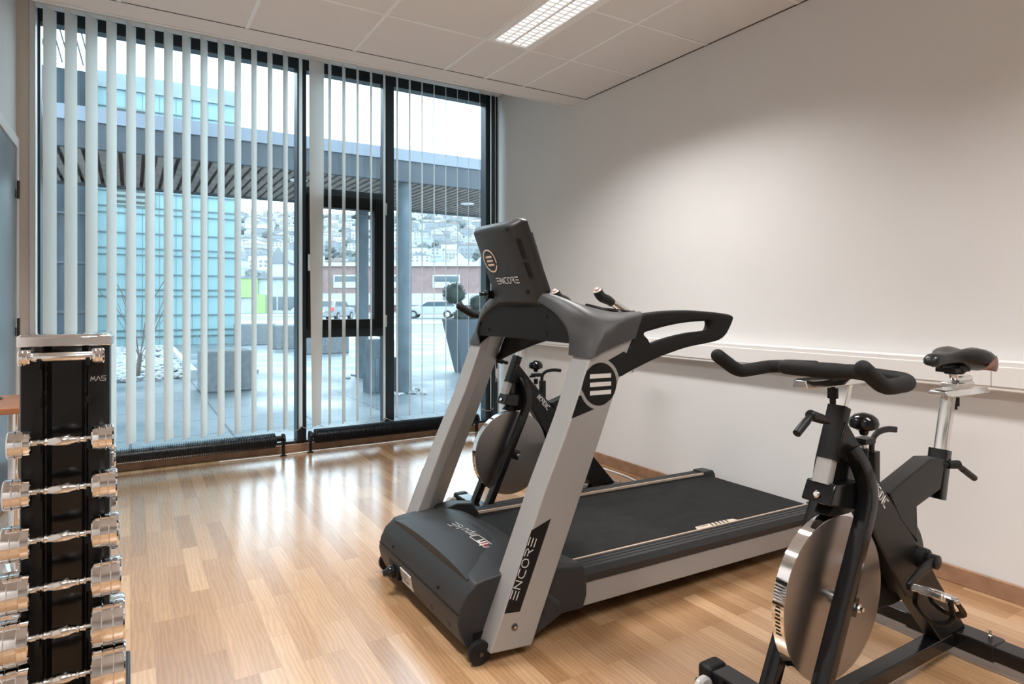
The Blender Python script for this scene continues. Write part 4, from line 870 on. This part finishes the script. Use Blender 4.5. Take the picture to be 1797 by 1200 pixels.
YD = 2.045
def zrow(u, v, y):
    d = cpt(u, 1); t = y/d.y; return EYE-(v-533)/F*t
rows_f = [(112, 626, .0215, .030, .0), (112, 773, .035, .052, 1), (112, 857, .039, .060, 1), (112, 941, .0455, .063, 1), (112, 1025, .0505, .070, 1), (112, 1108, .0575, .078, 1), (112, 1190, .061, .080, 1)]
def dumbbell(z, r, w, fancy, y, front, label, x=-.155):
    t = thing('dumbbell', label, 'dumbbell', (x, y, z), 'chrome dumbbells on the rack')
    hl = .064
    bm = bmesh.new()
    if fancy: pr = [(-hl-.004, .0085), (-hl+.010, .0085), (-hl+.011, .0105), (-hl+.016, .0105), (-hl+.017, .008), (-.040, .0085), (-.038, .011), (-.034, .011), (-.031, .0095), (-.020, .0125), (-.017, .0145), (.017, .0145), (.020, .0125), (.031, .0095), (.034, .011), (.038, .011), (.040, .0085), (hl-.017, .008), (hl-.016, .0105), (hl-.011, .0105), (hl-.010, .0085), (hl+.004, .0085)]
    else: pr = [(-hl-.004, .010), (-hl+.004, .0125), (hl-.004, .0125), (hl+.004, .010)]
    lathe(bm, pr, (0, 0, 0), (1, 0, 0), 20); obj('handle', bm, 'satin', t)
    for s in (-1, 1):
        bm = bmesh.new(); g = .0018; n = 3; pr = [(0, r*.55), (.0015, r-.0035), (.004, r-.001)]
        for k in range(n):
            a = w*k/n; b = w*(k+1)/n
            if k: pr += [(a, r-g), (a+.0015, r)]
            pr += [(b-.0015, r)] if k < n-1 else [(b-.0035, r), (b, r-.0035)]
        pr += [(w, r*.8), (w-.002, r*.72), (w-.002, 0)]
        lathe(bm, pr, (s*hl, 0, 0), (s, 0, 0), 40); obj('weight_head', bm, 'chrome', t, sharp=28)
    return t
ordn = ['topmost', 'second from the top', 'third from the top', 'fourth from the top', 'fifth from the top', 'sixth from the top', 'seventh from the top', 'lowest']
desc = ['smallest chrome dumbbell with a thick plain grip', 'chrome dumbbell with small three-ring heads', 'chrome dumbbell with three-ring heads', 'chrome dumbbell with three-ring heads', 'chrome dumbbell with wide three-ring heads', 'large chrome dumbbell with three-ring heads', 'very large chrome dumbbell', 'chrome dumbbell']
zs = []
for k, (u, v, r, w, fz) in enumerate(rows_f[:7]):
    y = 2.098-r-.001 if k else 2.072
    y = min(y, 2.06); z = zrow(u, v, y); zs.append((z, r, y)); dumbbell(z, r, w, fz, y, True, f'{desc[k]}, {ordn[k]} on the front of the rack')
for k, v_r in enumerate([(.669, .037, .054), (.545, .040, .058), (.418, .046, .064), (.292, .052, .070), (.165, .058, .076)]):
    z, r, w = v_r; dumbbell(z, r, w, 1, 2.304+r, False, f'chrome dumbbell on the far side of the rack, {("highest", "second highest", "middle", "second lowest", "lowest")[k]} of five there', x=-.157)
# saddles that carry the bars
def saddles(z, y, sg):
    for x in (x0+.047, x1-.047):
        bm = bmesh.new(); a = 2.105 if sg < 0 else 2.295; lo, hi = min(y, a), max(y, a)
        ol = [(y-.018, z-.027), (lo, z-.030), (hi, z-.034), (hi, z-.0155), (y+.014, z-.0150), (y+.014, z-.004), (y+.018, z-.004), (y+.018, z-.0155), (y+.012, z-.0152), (y-.012, z-.0152), (y-.014, z-.004), (y-.018, z-.004)]
        if sg < 0: ol = [(y-.018, z-.024), (hi, z-.034), (hi, z-.0155), (y-.012, z-.0155), (y-.014, z-.004), (y-.018, z-.004)]
        else: ol = [(lo, z-.034), (y+.018, z-.024), (y+.018, z-.004), (y+.014, z-.004), (y+.012, z-.0155), (lo, z-.0155)]
        prism(bm, ol, x-.004, x+.004, 'YZ'); obj('bar_saddle', bm, 'black', RK, RO)
for z, r, y in zs+[(.900, .03, 2.065)]: saddles(z, y, -1)
for z, r in ((.669, .037), (.545, .04), (.418, .046), (.292, .052), (.165, .058)): saddles(z, 2.304+r, 1)
for x in (x0+.056, x1-.056):
    bm = bx((x-.002, 2.112, .10), (x+.002, 2.116, 1.01))
    for z in (.985, .955, .905, .865, .855, .80, .79): box(bm, (x-.003, 2.110, z-.007), (x+.003, 2.12, z+.003))
    obj('toothed_edge', bm, 'sblack', RK, RO, bevel=.001)

# side table with spray bottle
TB = thing('side_table', 'small brown wooden table on a round metal foot by the left wall', 'table', (-.43, 3.5, 0)); TBO = (-.43, 3.5, 0)
obj('table_top', bx((-.600, 3.24, .695), (-.27, 3.72, .72)), 'desk', TB, TBO, bevel=.003)
bm = bmesh.new(); lathe(bm, [(0, .028), (.67, .028)], (-.43, 3.5, .02), (0, 0, 1), 20); obj('column', bm, 'chrome', TB, TBO)
bm = bmesh.new(); lathe(bm, [(0, .155), (.008, .16), (.020, .14), (.030, .06), (.04, .03)], (-.43, 3.5, 0), (0, 0, 1), 48); obj('round_foot', bm, 'chrome', TB, TBO)
SB = thing('spray_bottle', 'white spray bottle with pink label on the small table at the left edge', 'bottle', (-.540, 3.58, .7265)); SO = (-.540, 3.58, .7265)
bm = bmesh.new(); lathe(bm, [(0, .030), (.004, .033), (.11, .033), (.145, .026), (.165, .013), (.19, .012)], SO, (0, 0, 1), 28); obj('bottle_body', bm, 'bottle', SB, SO)
bm = bmesh.new(); lathe(bm, [(.03, .0334), (.10, .0334)], SO, (0, 0, 1), 28); obj('bottle_label', bm, 'pink', SB, SO)
bm = bmesh.new(); lathe(bm, [(.185, .016), (.21, .016)], SO, (0, 0, 1), 16); box(bm, (-.560, 3.565, .930), (-.503, 3.595, .955)); box(bm, (-.525, 3.575, .895), (-.517, 3.585, .932)); obj('trigger_head', bm, 'white', SB, SO, bevel=.003)
bm = bmesh.new(); lathe(bm, [(0, .052), (.006, .056), (.006, .050), (.003, .046)], (-.540, 3.58, .7203), (0, 0, 1), 28); tag(obj('drip_tray', bm, 'steel'), 'flat grey dish under the spray bottle on the small table', 'tray')

# ------------------------------------------------------------------ outside
G = -.05
struct('ground_paving', bx((-12, 5.3, G-.1), (14, 24, G)), 'paving')
struct('ground_verge', bx((-60, 24, G-.1), (90, 40, G-.005)), 'asphalt')
bm = bmesh.new()
c_ = [cpt(-700, 33, G), cpt(2200, 33, G), cpt(2200, 120, G), cpt(-700, 120, G)]
rings(bm, [[p+V(0, 0, -.2) for p in c_], [p+V(0, 0, -.008) for p in c_]]); struct('ground_street', bm, 'asphalt')
bm = bmesh.new(); c_ = [cpt(300, 36, G), cpt(1100, 36, G), cpt(1100, 42, G), cpt(300, 42, G)]
rings(bm, [c_, [p+V(0, 0, .06) for p in c_]]); struct('ground_lawn', bm, 'grass')
bm = bmesh.new(); c_ = [cpt(300, 60, G), cpt(1100, 60, G), cpt(1100, 64, G), cpt(300, 64, G)]
rings(bm, [c_, [p+V(0, 0, .08) for p in c_]]); struct('ground_verge_strip', bm, 'grass')
# turquoise tower
tw = thing('turquoise_building', 'tall turquoise panelled building block beyond the canopy', 'building', (1.0, 22, G)); o = (1.0, 22, G)
obj('wall', bx((-.85, 20.8, G), (2.85, 25, 7.5)), 'tower', tw, o)
bm = bmesh.new(); z = .2; k = 0
while z < 7.1:
    box(bm, (-.86, 20.750, z), (2.86, 20.8, z+.03)); z += (.18, .43, .55)[k % 3]; k += 1
x = -.55
while x < 2.8: box(bm, (x, 20.792, G), (x+.012, 20.8, 7.1)); x += .42
box(bm, (2.83, 20.78, G), (2.88, 20.82, 7.5)); obj('shaded_seam_ribs', bm, 'seam', tw, o)
obj('parapet', bx((-.87, 20.72, 7.12), (2.89, 25.1, 7.56)), 'parapet', tw, o)
obj('louvre', bx((-.33, 20.73, 3.90), (.60, 20.79, 4.42)), 'louvre', tw, o)
obj('louvre', bx((-.33, 20.73, 6.28), (.45, 20.79, 6.62)), 'louvre', tw, o)
fb = thing('dark_building', 'dark blue timber clad building left of the turquoise block', 'building', (-5, 22, G)); o = (-5, 22, G)
obj('wall', bx((-9, 20.2, G), (-.88, 25, 7.3)), 'facade', fb, o)
bm = bmesh.new()
for z in (.9, 2.2, 3.5, 4.8): box(bm, (-9, 20.16, z), (-.88, 20.2, z+.06))
for x in range(9): box(bm, (-8.6+x*.95, 20.15, G), (-8.53+x*.95, 20.2, 6.9))
obj('mullions', bm, 'canopy', fb, o)
# overhead wires
bm = bmesh.new()
for k in range(7): tube(bm, [(-3.35+.17*k, 19.9, 13.6), (-1.50+.15*k-.3, 19.9, 7.35)], .022, 6)
tag(obj('stay_cables', bm, 'canopy'), 'thin slanting stay cables above the dark building at the far left', 'cables')
# canopy
cp = thing('entrance_canopy', 'long grey canopy with slatted underside crossing outside the window', 'canopy', (3, 9, 2.8)); o = (3, 9, 2.8)
XA, XB = -5, 16
obj('flashing', bx((XA, 7.78, 3.01), (XB, 7.84, 3.16)), 'canopyw', cp, o)
obj('fascia', bx((XA, 7.80, 2.74), (XB, 7.88, 3.01)), 'canopy', cp, o)
obj('deck', bx((XA, 7.84, 2.84), (XB, 10.35, 3.14)), 'gap', cp, o)
obj('rear_fascia', bx((XA, 10.30, 2.74), (XB, 10.36, 3.10)), 'canopy', cp, o)
bm = bmesh.new(); x = XA
while x < XB: box(bm, (x, 7.88, 2.775), (x+.068, 10.30, 2.80)); x += .112
sl_ = obj('soffit_slats', bm, 'slat', cp, o); sl_['kind'] = 'stuff'
for cx, cy in ((1.9, 8.6), (4.7, 9.2)):
    bm = bmesh.new(); lathe(bm, [(0, .11), (.008, .11), (.01, .09)], (cx, cy, 2.774), (0, 0, -1), 20); obj('downlight', bm, 'white', cp, o)
def column(x, y, label, r):
    t = thing('canopy_column', label, 'column', (x, y, G)); bm = bmesh.new(); lathe(bm, [(0, r), (2.79-.0, r)], (x, y, G), (0, 0, 1), 20); obj('shaft', bm, 'column', t, (x, y, G))
    if y > 9: bm = bmesh.new(); box(bm, (x-r-.03, y-r-.03, 2.53), (x+r+.03, y+r+.03, 2.57)); obj('collar', bm, 'column', t, (x, y, G))
    pb_ = bmesh.new(); rr = random.Random(int(x*100))
    for k in range(26):
        a = rr.uniform(0, 2*PI); d = r+rr.uniform(.02, .22); merge(pb_, ico(rr.uniform(.03, .055), .5), Matrix.Translation((x+d*math.cos(a), y+d*math.sin(a), G+.015)) @ Matrix.Rotation(rr.uniform(0, 6), 4, 'Z'))
    tag(obj('pebble_ring', pb_, 'pebble'), f'loose pebbles around the foot of the {label.split(",")[0]}', 'pebbles', kind='stuff')
def ico(r, sq=1, sub=1, ns=0, seed=0):
    b = bmesh.new(); bmesh.ops.create_icosphere(b, subdivisions=sub, radius=r)
    for v in b.verts:
        if ns: v.co *= 1+ns*noise.noise(v.co*(2.5/r)+Vector((seed, seed*.3, 0)))
        v.co.z *= sq
    return b
column(3.14, 7.98, 'nearer round grey canopy column, right of the middle mullion', .092)
column(3.22, 10.05, 'farther round grey canopy column seen through the opening window', .105)
# concrete blocks
def cblock(a, b, label):
    bm = bx(a, b); tag(obj('concrete_block', bm, 'concrete', bevel=.02), label, 'planter', 'concrete seating blocks in the yard')
cblock((.80, 9.35, G), (1.45, 9.85, .50), 'grey concrete block nearest the window, behind the left blind slats')
cblock((2.60, 19.5, G), (3.65, 20.2, .56), 'concrete block farthest away, beside the turquoise building corner')
cblock((3.25, 17.3, G), (3.95, 17.9, .58), 'middle concrete block behind the left mullion')
cblock((3.55, 15.2, G), (4.55, 15.9, .52), 'pale concrete block seen under the small opening window')
# pebble bed with shrub
bm = bmesh.new(); rr = random.Random(3)
for k in range(900):
    x = rr.uniform(-1.5, .78); y = rr.uniform(11.2, 19.5)
    if y > 15 and rr.random() < .4: continue
    s = rr.uniform(.04, .085)*(1+.03*(y-11)); merge(bm, ico(s, .55), Matrix.Translation((x+(y-11)*.03, y, G+.03+.02*rr.random())) @ Matrix.Rotation(rr.uniform(0, 6), 4, 'Z') @ Matrix.Diagonal((1.4, 1, 1, 1)))
tag(obj('pebble_bed', bm, 'pebble'), 'bed of grey pebbles in front of the turquoise building', 'pebbles', kind='stuff')
struct('kerb_stone', bx((.82, 11.2, G), (.92, 20, G+.14)), 'concrete_l')
struct('bed_wall', bx((.92, 11.6, G), (1.9, 11.75, G+.06)), 'concrete_l')
bm = bmesh.new(); tube(bm, [(.10, 12.1, G), (.14, 12.1, .32)], .035, 8)
for k in range(6): a = 1.05*k; tube(bm, [(.13+.02*math.cos(a), 12.1+.02*math.sin(a), .30), (.13+.22*math.cos(a), 12.1+.2*math.sin(a), .72+.06*k), (.13+(.35+.07*k)*math.cos(a), 12.1+.3*math.sin(a), 1.05+.1*k)], .007, 5, smooth=3)
for k in range(9): a = .9*k+.3; tube(bm, [(.13+.15*math.cos(a), 12.1+.15*math.sin(a), .6), (.13+.42*math.cos(a), 12.1+.3*math.sin(a), .95+.05*k)], .004, 5, smooth=3)
tag(obj('bare_shrub', bm, 'twig'), 'leafless shrub growing out of the pebble bed', 'shrub')
bm = bmesh.new()
for k in range(5): box(bm, (1.2+.16*k, 18.9, G), (1.22+.16*k, 18.92, .32))
tag(obj('bicycle_rack', bm, 'canopyw'), 'row of thin steel posts in front of the turquoise building', 'rack')
# square planter with clipped balls
def foliage(bm, c, r, seed, n=420):
    rr = random.Random(seed); merge(bm, ico(r*.86, 1, 3, .12, seed), Matrix.Translation(c))
    for k in range(n):
        d = V(rr.gauss(0, 1), rr.gauss(0, 1), rr.gauss(0, 1)).normalized(); p = Vector(c)+d*r*rr.uniform(.82, 1.06); s = r*.13
        e = d.orthogonal().normalized()*s; f_ = d.cross(e).normalized()*s*.5; q = [p-e, p+f_+d*s*.3, p+e, p-f_+d*s*.3]; bm.faces.new([bm.verts.new(v) for v in q])
tp = thing('topiary_planter', 'tall square grey planter with clipped evergreen balls behind the small window', 'planter', (2.90, 8.3, G)); o = (2.90, 8.3, G)
bm = bmesh.new(); box(bm, (2.72, 8.10, G), (3.08, 8.46, .42)); box(bm, (2.75, 8.13, .42), (3.05, 8.43, .66)); 
for k in range(6): box(bm, (2.715+.062*k, 8.092, G+.02), (2.765+.062*k, 8.10, .42))
obj('box', bm, 'column', tp, o, bevel=.006)
bm = bmesh.new(); tube(bm, [(2.93, 8.28, .6), (2.93, 8.28, 1.2)], .02, 8); obj('trunk', bm, 'twig', tp, o)
bm = bmesh.new(); foliage(bm, (2.93, 8.28, 1.19), .115, 1); foliage(bm, (2.93, 8.28, .99), .10, 2); foliage(bm, (2.93, 8.28, .80), .12, 3); obj('foliage', bm, 'leaf', tp, o, sharp=80)
t2 = thing('potted_topiary', 'tapered blue grey pot with evergreen and ball topiary by the right window edge', 'potted plant', (5.0, 9.9, G)); o = (5.0, 9.9, G)
bm = bmesh.new(); rings(bm, [[(5.0+s*a, 9.9+s_*a, z) for s, s_ in ((-1, -1), (1, -1), (1, 1), (-1, 1))] for a, z in ((.13, G), (.30, .88), (.27, .88), (.26, .82))]); obj('pot', bm, 'pot', t2, o, bevel=.005)
bm = bmesh.new(); tube(bm, [(5.0, 9.9, .8), (4.98, 9.9, 1.1), (4.82, 9.9, 1.28)], .02, 6, smooth=3); tube(bm, [(5.02, 9.9, .8), (5.1, 9.9, 1.0), (5.22, 9.9, 1.2)], .018, 6, smooth=3); obj('trunk', bm, 'twig', t2, o)
bm = bmesh.new(); foliage(bm, (4.80, 9.9, 1.32), .20, 5); foliage(bm, (5.26, 9.9, 1.16), .15, 6); foliage(bm, (4.92, 9.85, .92), .16, 8); foliage(bm, (5.15, 9.9, .92), .15, 9); obj('foliage', bm, 'leaf', t2, o, sharp=80)
# cars
def car(loc, rz, body, label, est=True):
    t = thing('car', label, 'car', loc); t.rotation_euler[2] = rz
    prof = [(-2.25, .35), (-2.3, .75), (-2.2, .95), (-2.05, 1.42), (-1.8, 1.48), (.2, 1.46), (.95, 1.0), (2.0, .88), (2.25, .65), (2.25, .32)]
    bm = bmesh.new(); rings(bm, [[(x, y, z if z < .9 else z-dz) for x, z in prof] for y, dz in ((-.88, .10), (-.70, 0), (.70, 0), (.88, .10))]); bo = obj('body', bm, body, t, bevel=.05, seg=3)
    bm = bmesh.new(); box(bm, (-2.19, -.66, 1.0), (-2.10, .66, 1.36)); 
    for s in (-1, 1): rings(bm, [[(-1.95, s*y, .98), (.85, s*y, .98), (.2, s*y, 1.36), (-1.85, s*y, 1.36)] for y in (.80, .885)])
    rings(bm, [[(.25, y, 1.42), (.98, y, 1.02), (.9, y, 1.0), (.2, y, 1.38)] for y in (-.64, .64)]); obj('windows', bm, 'glassd', t)
    for s in (-1, 1): obj('tail_light', bx((-2.33, s*.76-.13, .72), (-2.15, s*.76+.13, .98)), 'tail', t, bevel=.03)
    obj('number_plate', bx((-2.325, -.26, .62), (-2.29, .26, .74)), 'white', t)
    obj('bumper', bx((-2.36, -.86, .32), (-2.2, .86, .56)), 'carg', t, bevel=.04)
    for x in (-1.4, 1.35):
        for s in (-1, 1):
            bm = bmesh.new(); lathe(bm, [(-.11, .2), (-.11, .31), (-.08, .33), (.08, .33), (.11, .31), (.11, .2)], (x, s*.80, .33), (0, 1, 0), 20); w = obj('wheel', bm, 'tyre', t)
            bm = bmesh.new(); lathe(bm, [(-.112, .19), (.112, .19)], (x, s*.80, .33), (0, 1, 0), 12); obj('hub_cap', bm, 'satin', w)
p = cpt(584, 44.5, G); car(p, PI/2-YAW+R(-4), 'carg', 'grey estate car with red tail lights seen from behind, beyond the yard')
p = cpt(757, 52, G+.01); car(p, PI-YAW, 'carw', 'pale car passing sideways on the street behind the round column')
p = cpt(560, 58, G+.01); car(p, PI-YAW, 'carw', 'white car parked behind the grey estate car')
# street-side buildings (each stands facing the street)
def house(name, label, u0, u1, t, vt, depth, m, extra=None, z0=G):
    a = cpt(u0, t, 0); b = cpt(u1, t, 0); ex = (b-a); L = ex.length; h = EYE+(533-vt)/F*t
    th = thing(name, label, 'building', (a.x, a.y, z0)); th.rotation_euler[2] = math.atan2(ex.y, ex.x)
    obj('walls', bx((0, 0, 0), (L, depth, h-z0)), m, th); return th, L, h-z0
th, L, H = house('brick_building', 'long red brick and white building with flat roof across the street', 530, 1000, 92, 466, 12, 'brick')
obj('roof_edge', bx((-.3, -.4, H-.1), (L+.3, 12, H+.45)), 'pale', th)
obj('white_band', bx((0, -.3, 1.0), (L, 0, 2.7)), 'pale', th)
for k in range(5): f = obj('window', bx((4.6+k*7.2, -.12, 3.5), (8.6+k*7.2, 0, 5.4)), 'pale', th); obj('pane', bx((4.8+k*7.2, -.15, 4.4), (8.4+k*7.2, -.1, 5.2)), 'glassd', f)
bm = bmesh.new()
for k in range(8): box(bm, (1+k*4.7, -.36, .2), (4+k*4.7, -.30, 1.0))
obj('shop_front', bm, 'concrete', th)
th, L, H = house('shop_building', 'low grey shop building with lime green panel across the street', 405, 520, 82, 487, 4, 'concrete_l')
obj('green_panel', bx((0.5, -.25, 2.0), (3.6, 0, H)), 'green', th); obj('green_door', bx((3.4, -.3, 0), (4.6, 0, 2.4)), 'green', th)
obj('roof_edge', bx((-.2, -.35, H-.15), (L+.2, 4, H+.1)), 'roofd', th)
for k in range(3): obj('shop_window', bx((4.9+k*1.25, -.08, .4), (5.9+k*1.25, 0, 2.1)), 'glassd', th)
th, L, H = house('white_gabled_house', 'white house with steep gable at the foot of the hill', 470, 508, 100, 462, 8, 'pale')
bm = bmesh.new(); rings(bm, [[(x, y, z) for x, z in ((-.3, H), (L+.3, H), (L/2, H+2.6))] for y in (-.2, 8)]); obj('roof', bm, 'roofd', th)
th, L, H = house('apartment_block', 'wide white apartment block with balcony bands up on the hill', 430, 474, 780, 394, 14, 'pale', z0=72)
for k in range(4): obj('balcony_band', bx((0, -.6, H*(.12+.22*k)), (L, 0, H*(.12+.22*k)+1.2)), 'roofd', th)
for j, (u, v) in enumerate(((806, 448), (846, 452))):
    t = 140; a = cpt(u, t, G); th = thing('gabled_house', ('white gabled house behind the brick building, left of a similar one', 'white gabled house behind the brick building, at the right window edge')[j], 'building', a); th.rotation_euler[2] = -YAW
    hh = EYE+(533-v-14)/F*t; obj('walls', bx((-2.0, 0, 0), (2.0, 8, hh)), 'pale', th); bm = bmesh.new(); rings(bm, [[(x, y, z) for x, z in ((-2.2, hh), (2.2, hh), (0, hh+2.4))] for y in (-.2, 8)]); obj('roof', bm, 'pale', th)
# hillside with the town
def hz(t, s):
    k = max(0, t-260); return G-.3+k*.172*(1-.2*math.exp(-k/150))+10*noise.noise(Vector((s*.006, t*.006, 1)))*min(1, k/120)
F_ = V(math.sin(YAW), math.cos(YAW), 0); R_ = V(math.cos(YAW), -math.sin(YAW), 0)
bm = bmesh.new(); nx, ny = 70, 60; g = []
for j in range(ny+1):
    t = 118+j*24.0; g.append([bm.verts.new(F_*t+R_*(-900+i*22)+V(0, 0, hz(t, -900+i*22))) for i in range(nx+1)])
for j in range(ny):
    for i in range(nx): bm.faces.new((g[j][i], g[j][i+1], g[j+1][i+1], g[j+1][i]))
struct('hillside', bm, 'hill')
rr = random.Random(11); protos = []
for k in range(6):
    w, d, h = rr.uniform(11, 17), rr.uniform(9, 12), rr.uniform(4.5, 8)
    bm = bx((-w/2, -d/2, -4), (w/2, d/2, h)); wl = obj('house_walls', bm, M['hillhouse'][k % 3])
    bm = bmesh.new(); rings(bm, [[(x, y, z) for x, z in ((-w/2-.4, h), (w/2+.4, h), (0, h+2.6))] for y in (-d/2-.3, d/2+.3)]) if k % 2 else box(bm, (-w/2-.3, -d/2-.3, h), (w/2+.3, d/2+.3, h+.6)); rf = obj('roof', bm, ('roofd', 'roofr', 'pale')[k % 3])
    bm = bmesh.new()
    for fl in range(2):
        for q in range(4): box(bm, (-w/2+1+q*(w/4), -d/2-.08, .8+fl*2.6), (-w/2+2.6+q*(w/4), -d/2, 2.2+fl*2.6))
    wi = obj('windows', bm, 'roofd')
    t = thing('hill_house', 'small pale house in the distant hillside town', 'house', (0, 0, 0), 'houses on the far hillside'); wl.parent = t; rf.parent = t; wi.parent = t; protos.append(t)
placed = [(cpt(452, 786, 0), 32)]; n = 0
def free(p, r):
    for q, r2 in placed:
        if (p.xy-q.xy).length < r+r2: return False
    placed.append((p, r)); return True
for k in range(9000):
    if n >= 290: break
    u = rr.uniform(418, 862); vis = rr.random()**.8
    t = 300+vis*1050; s_ = (u-898.5)/F*t
    loc = F_*t+R_*s_+V(0, 0, hz(t, s_)+.3); sc = rr.uniform(.75, 1.15)
    if not free(loc, 10.5*sc): continue
    q = protos[n] if n < 6 else dup(protos[n % 6], loc)
    q.location = loc; q.rotation_euler[2] = -YAW+rr.uniform(-.4, .4); q.scale = (sc, sc, sc)
    n += 1
trees = []
for k in range(3):
    bm = bmesh.new(); merge(bm, ico(7, 1.0, 3, .6, k), Matrix.Translation((0, 0, 6.5))); tube(bm, [(0, 0, -2), (0, 0, 3)], .5, 6); trees.append(tag(obj('hill_tree', bm, 'htree', sharp=80), 'grey green tree among the houses of the distant hillside town', 'tree', 'trees on the far hillside'))
n = 0
for k in range(4000):
    if n >= 110: break
    u = rr.uniform(418, 862); t = 280+rr.random()*1000; s_ = (u-898.5)/F*t; loc = F_*t+R_*s_+V(0, 0, hz(t, s_)-1); sc = rr.uniform(.4, .85)
    if not free(loc, 10*sc): continue
    q = trees[n] if n < 3 else trees[n % 3].copy()
    if n >= 3: COL.objects.link(q)
    q.location = loc; q.scale = (sc*1.3, sc, sc); n += 1
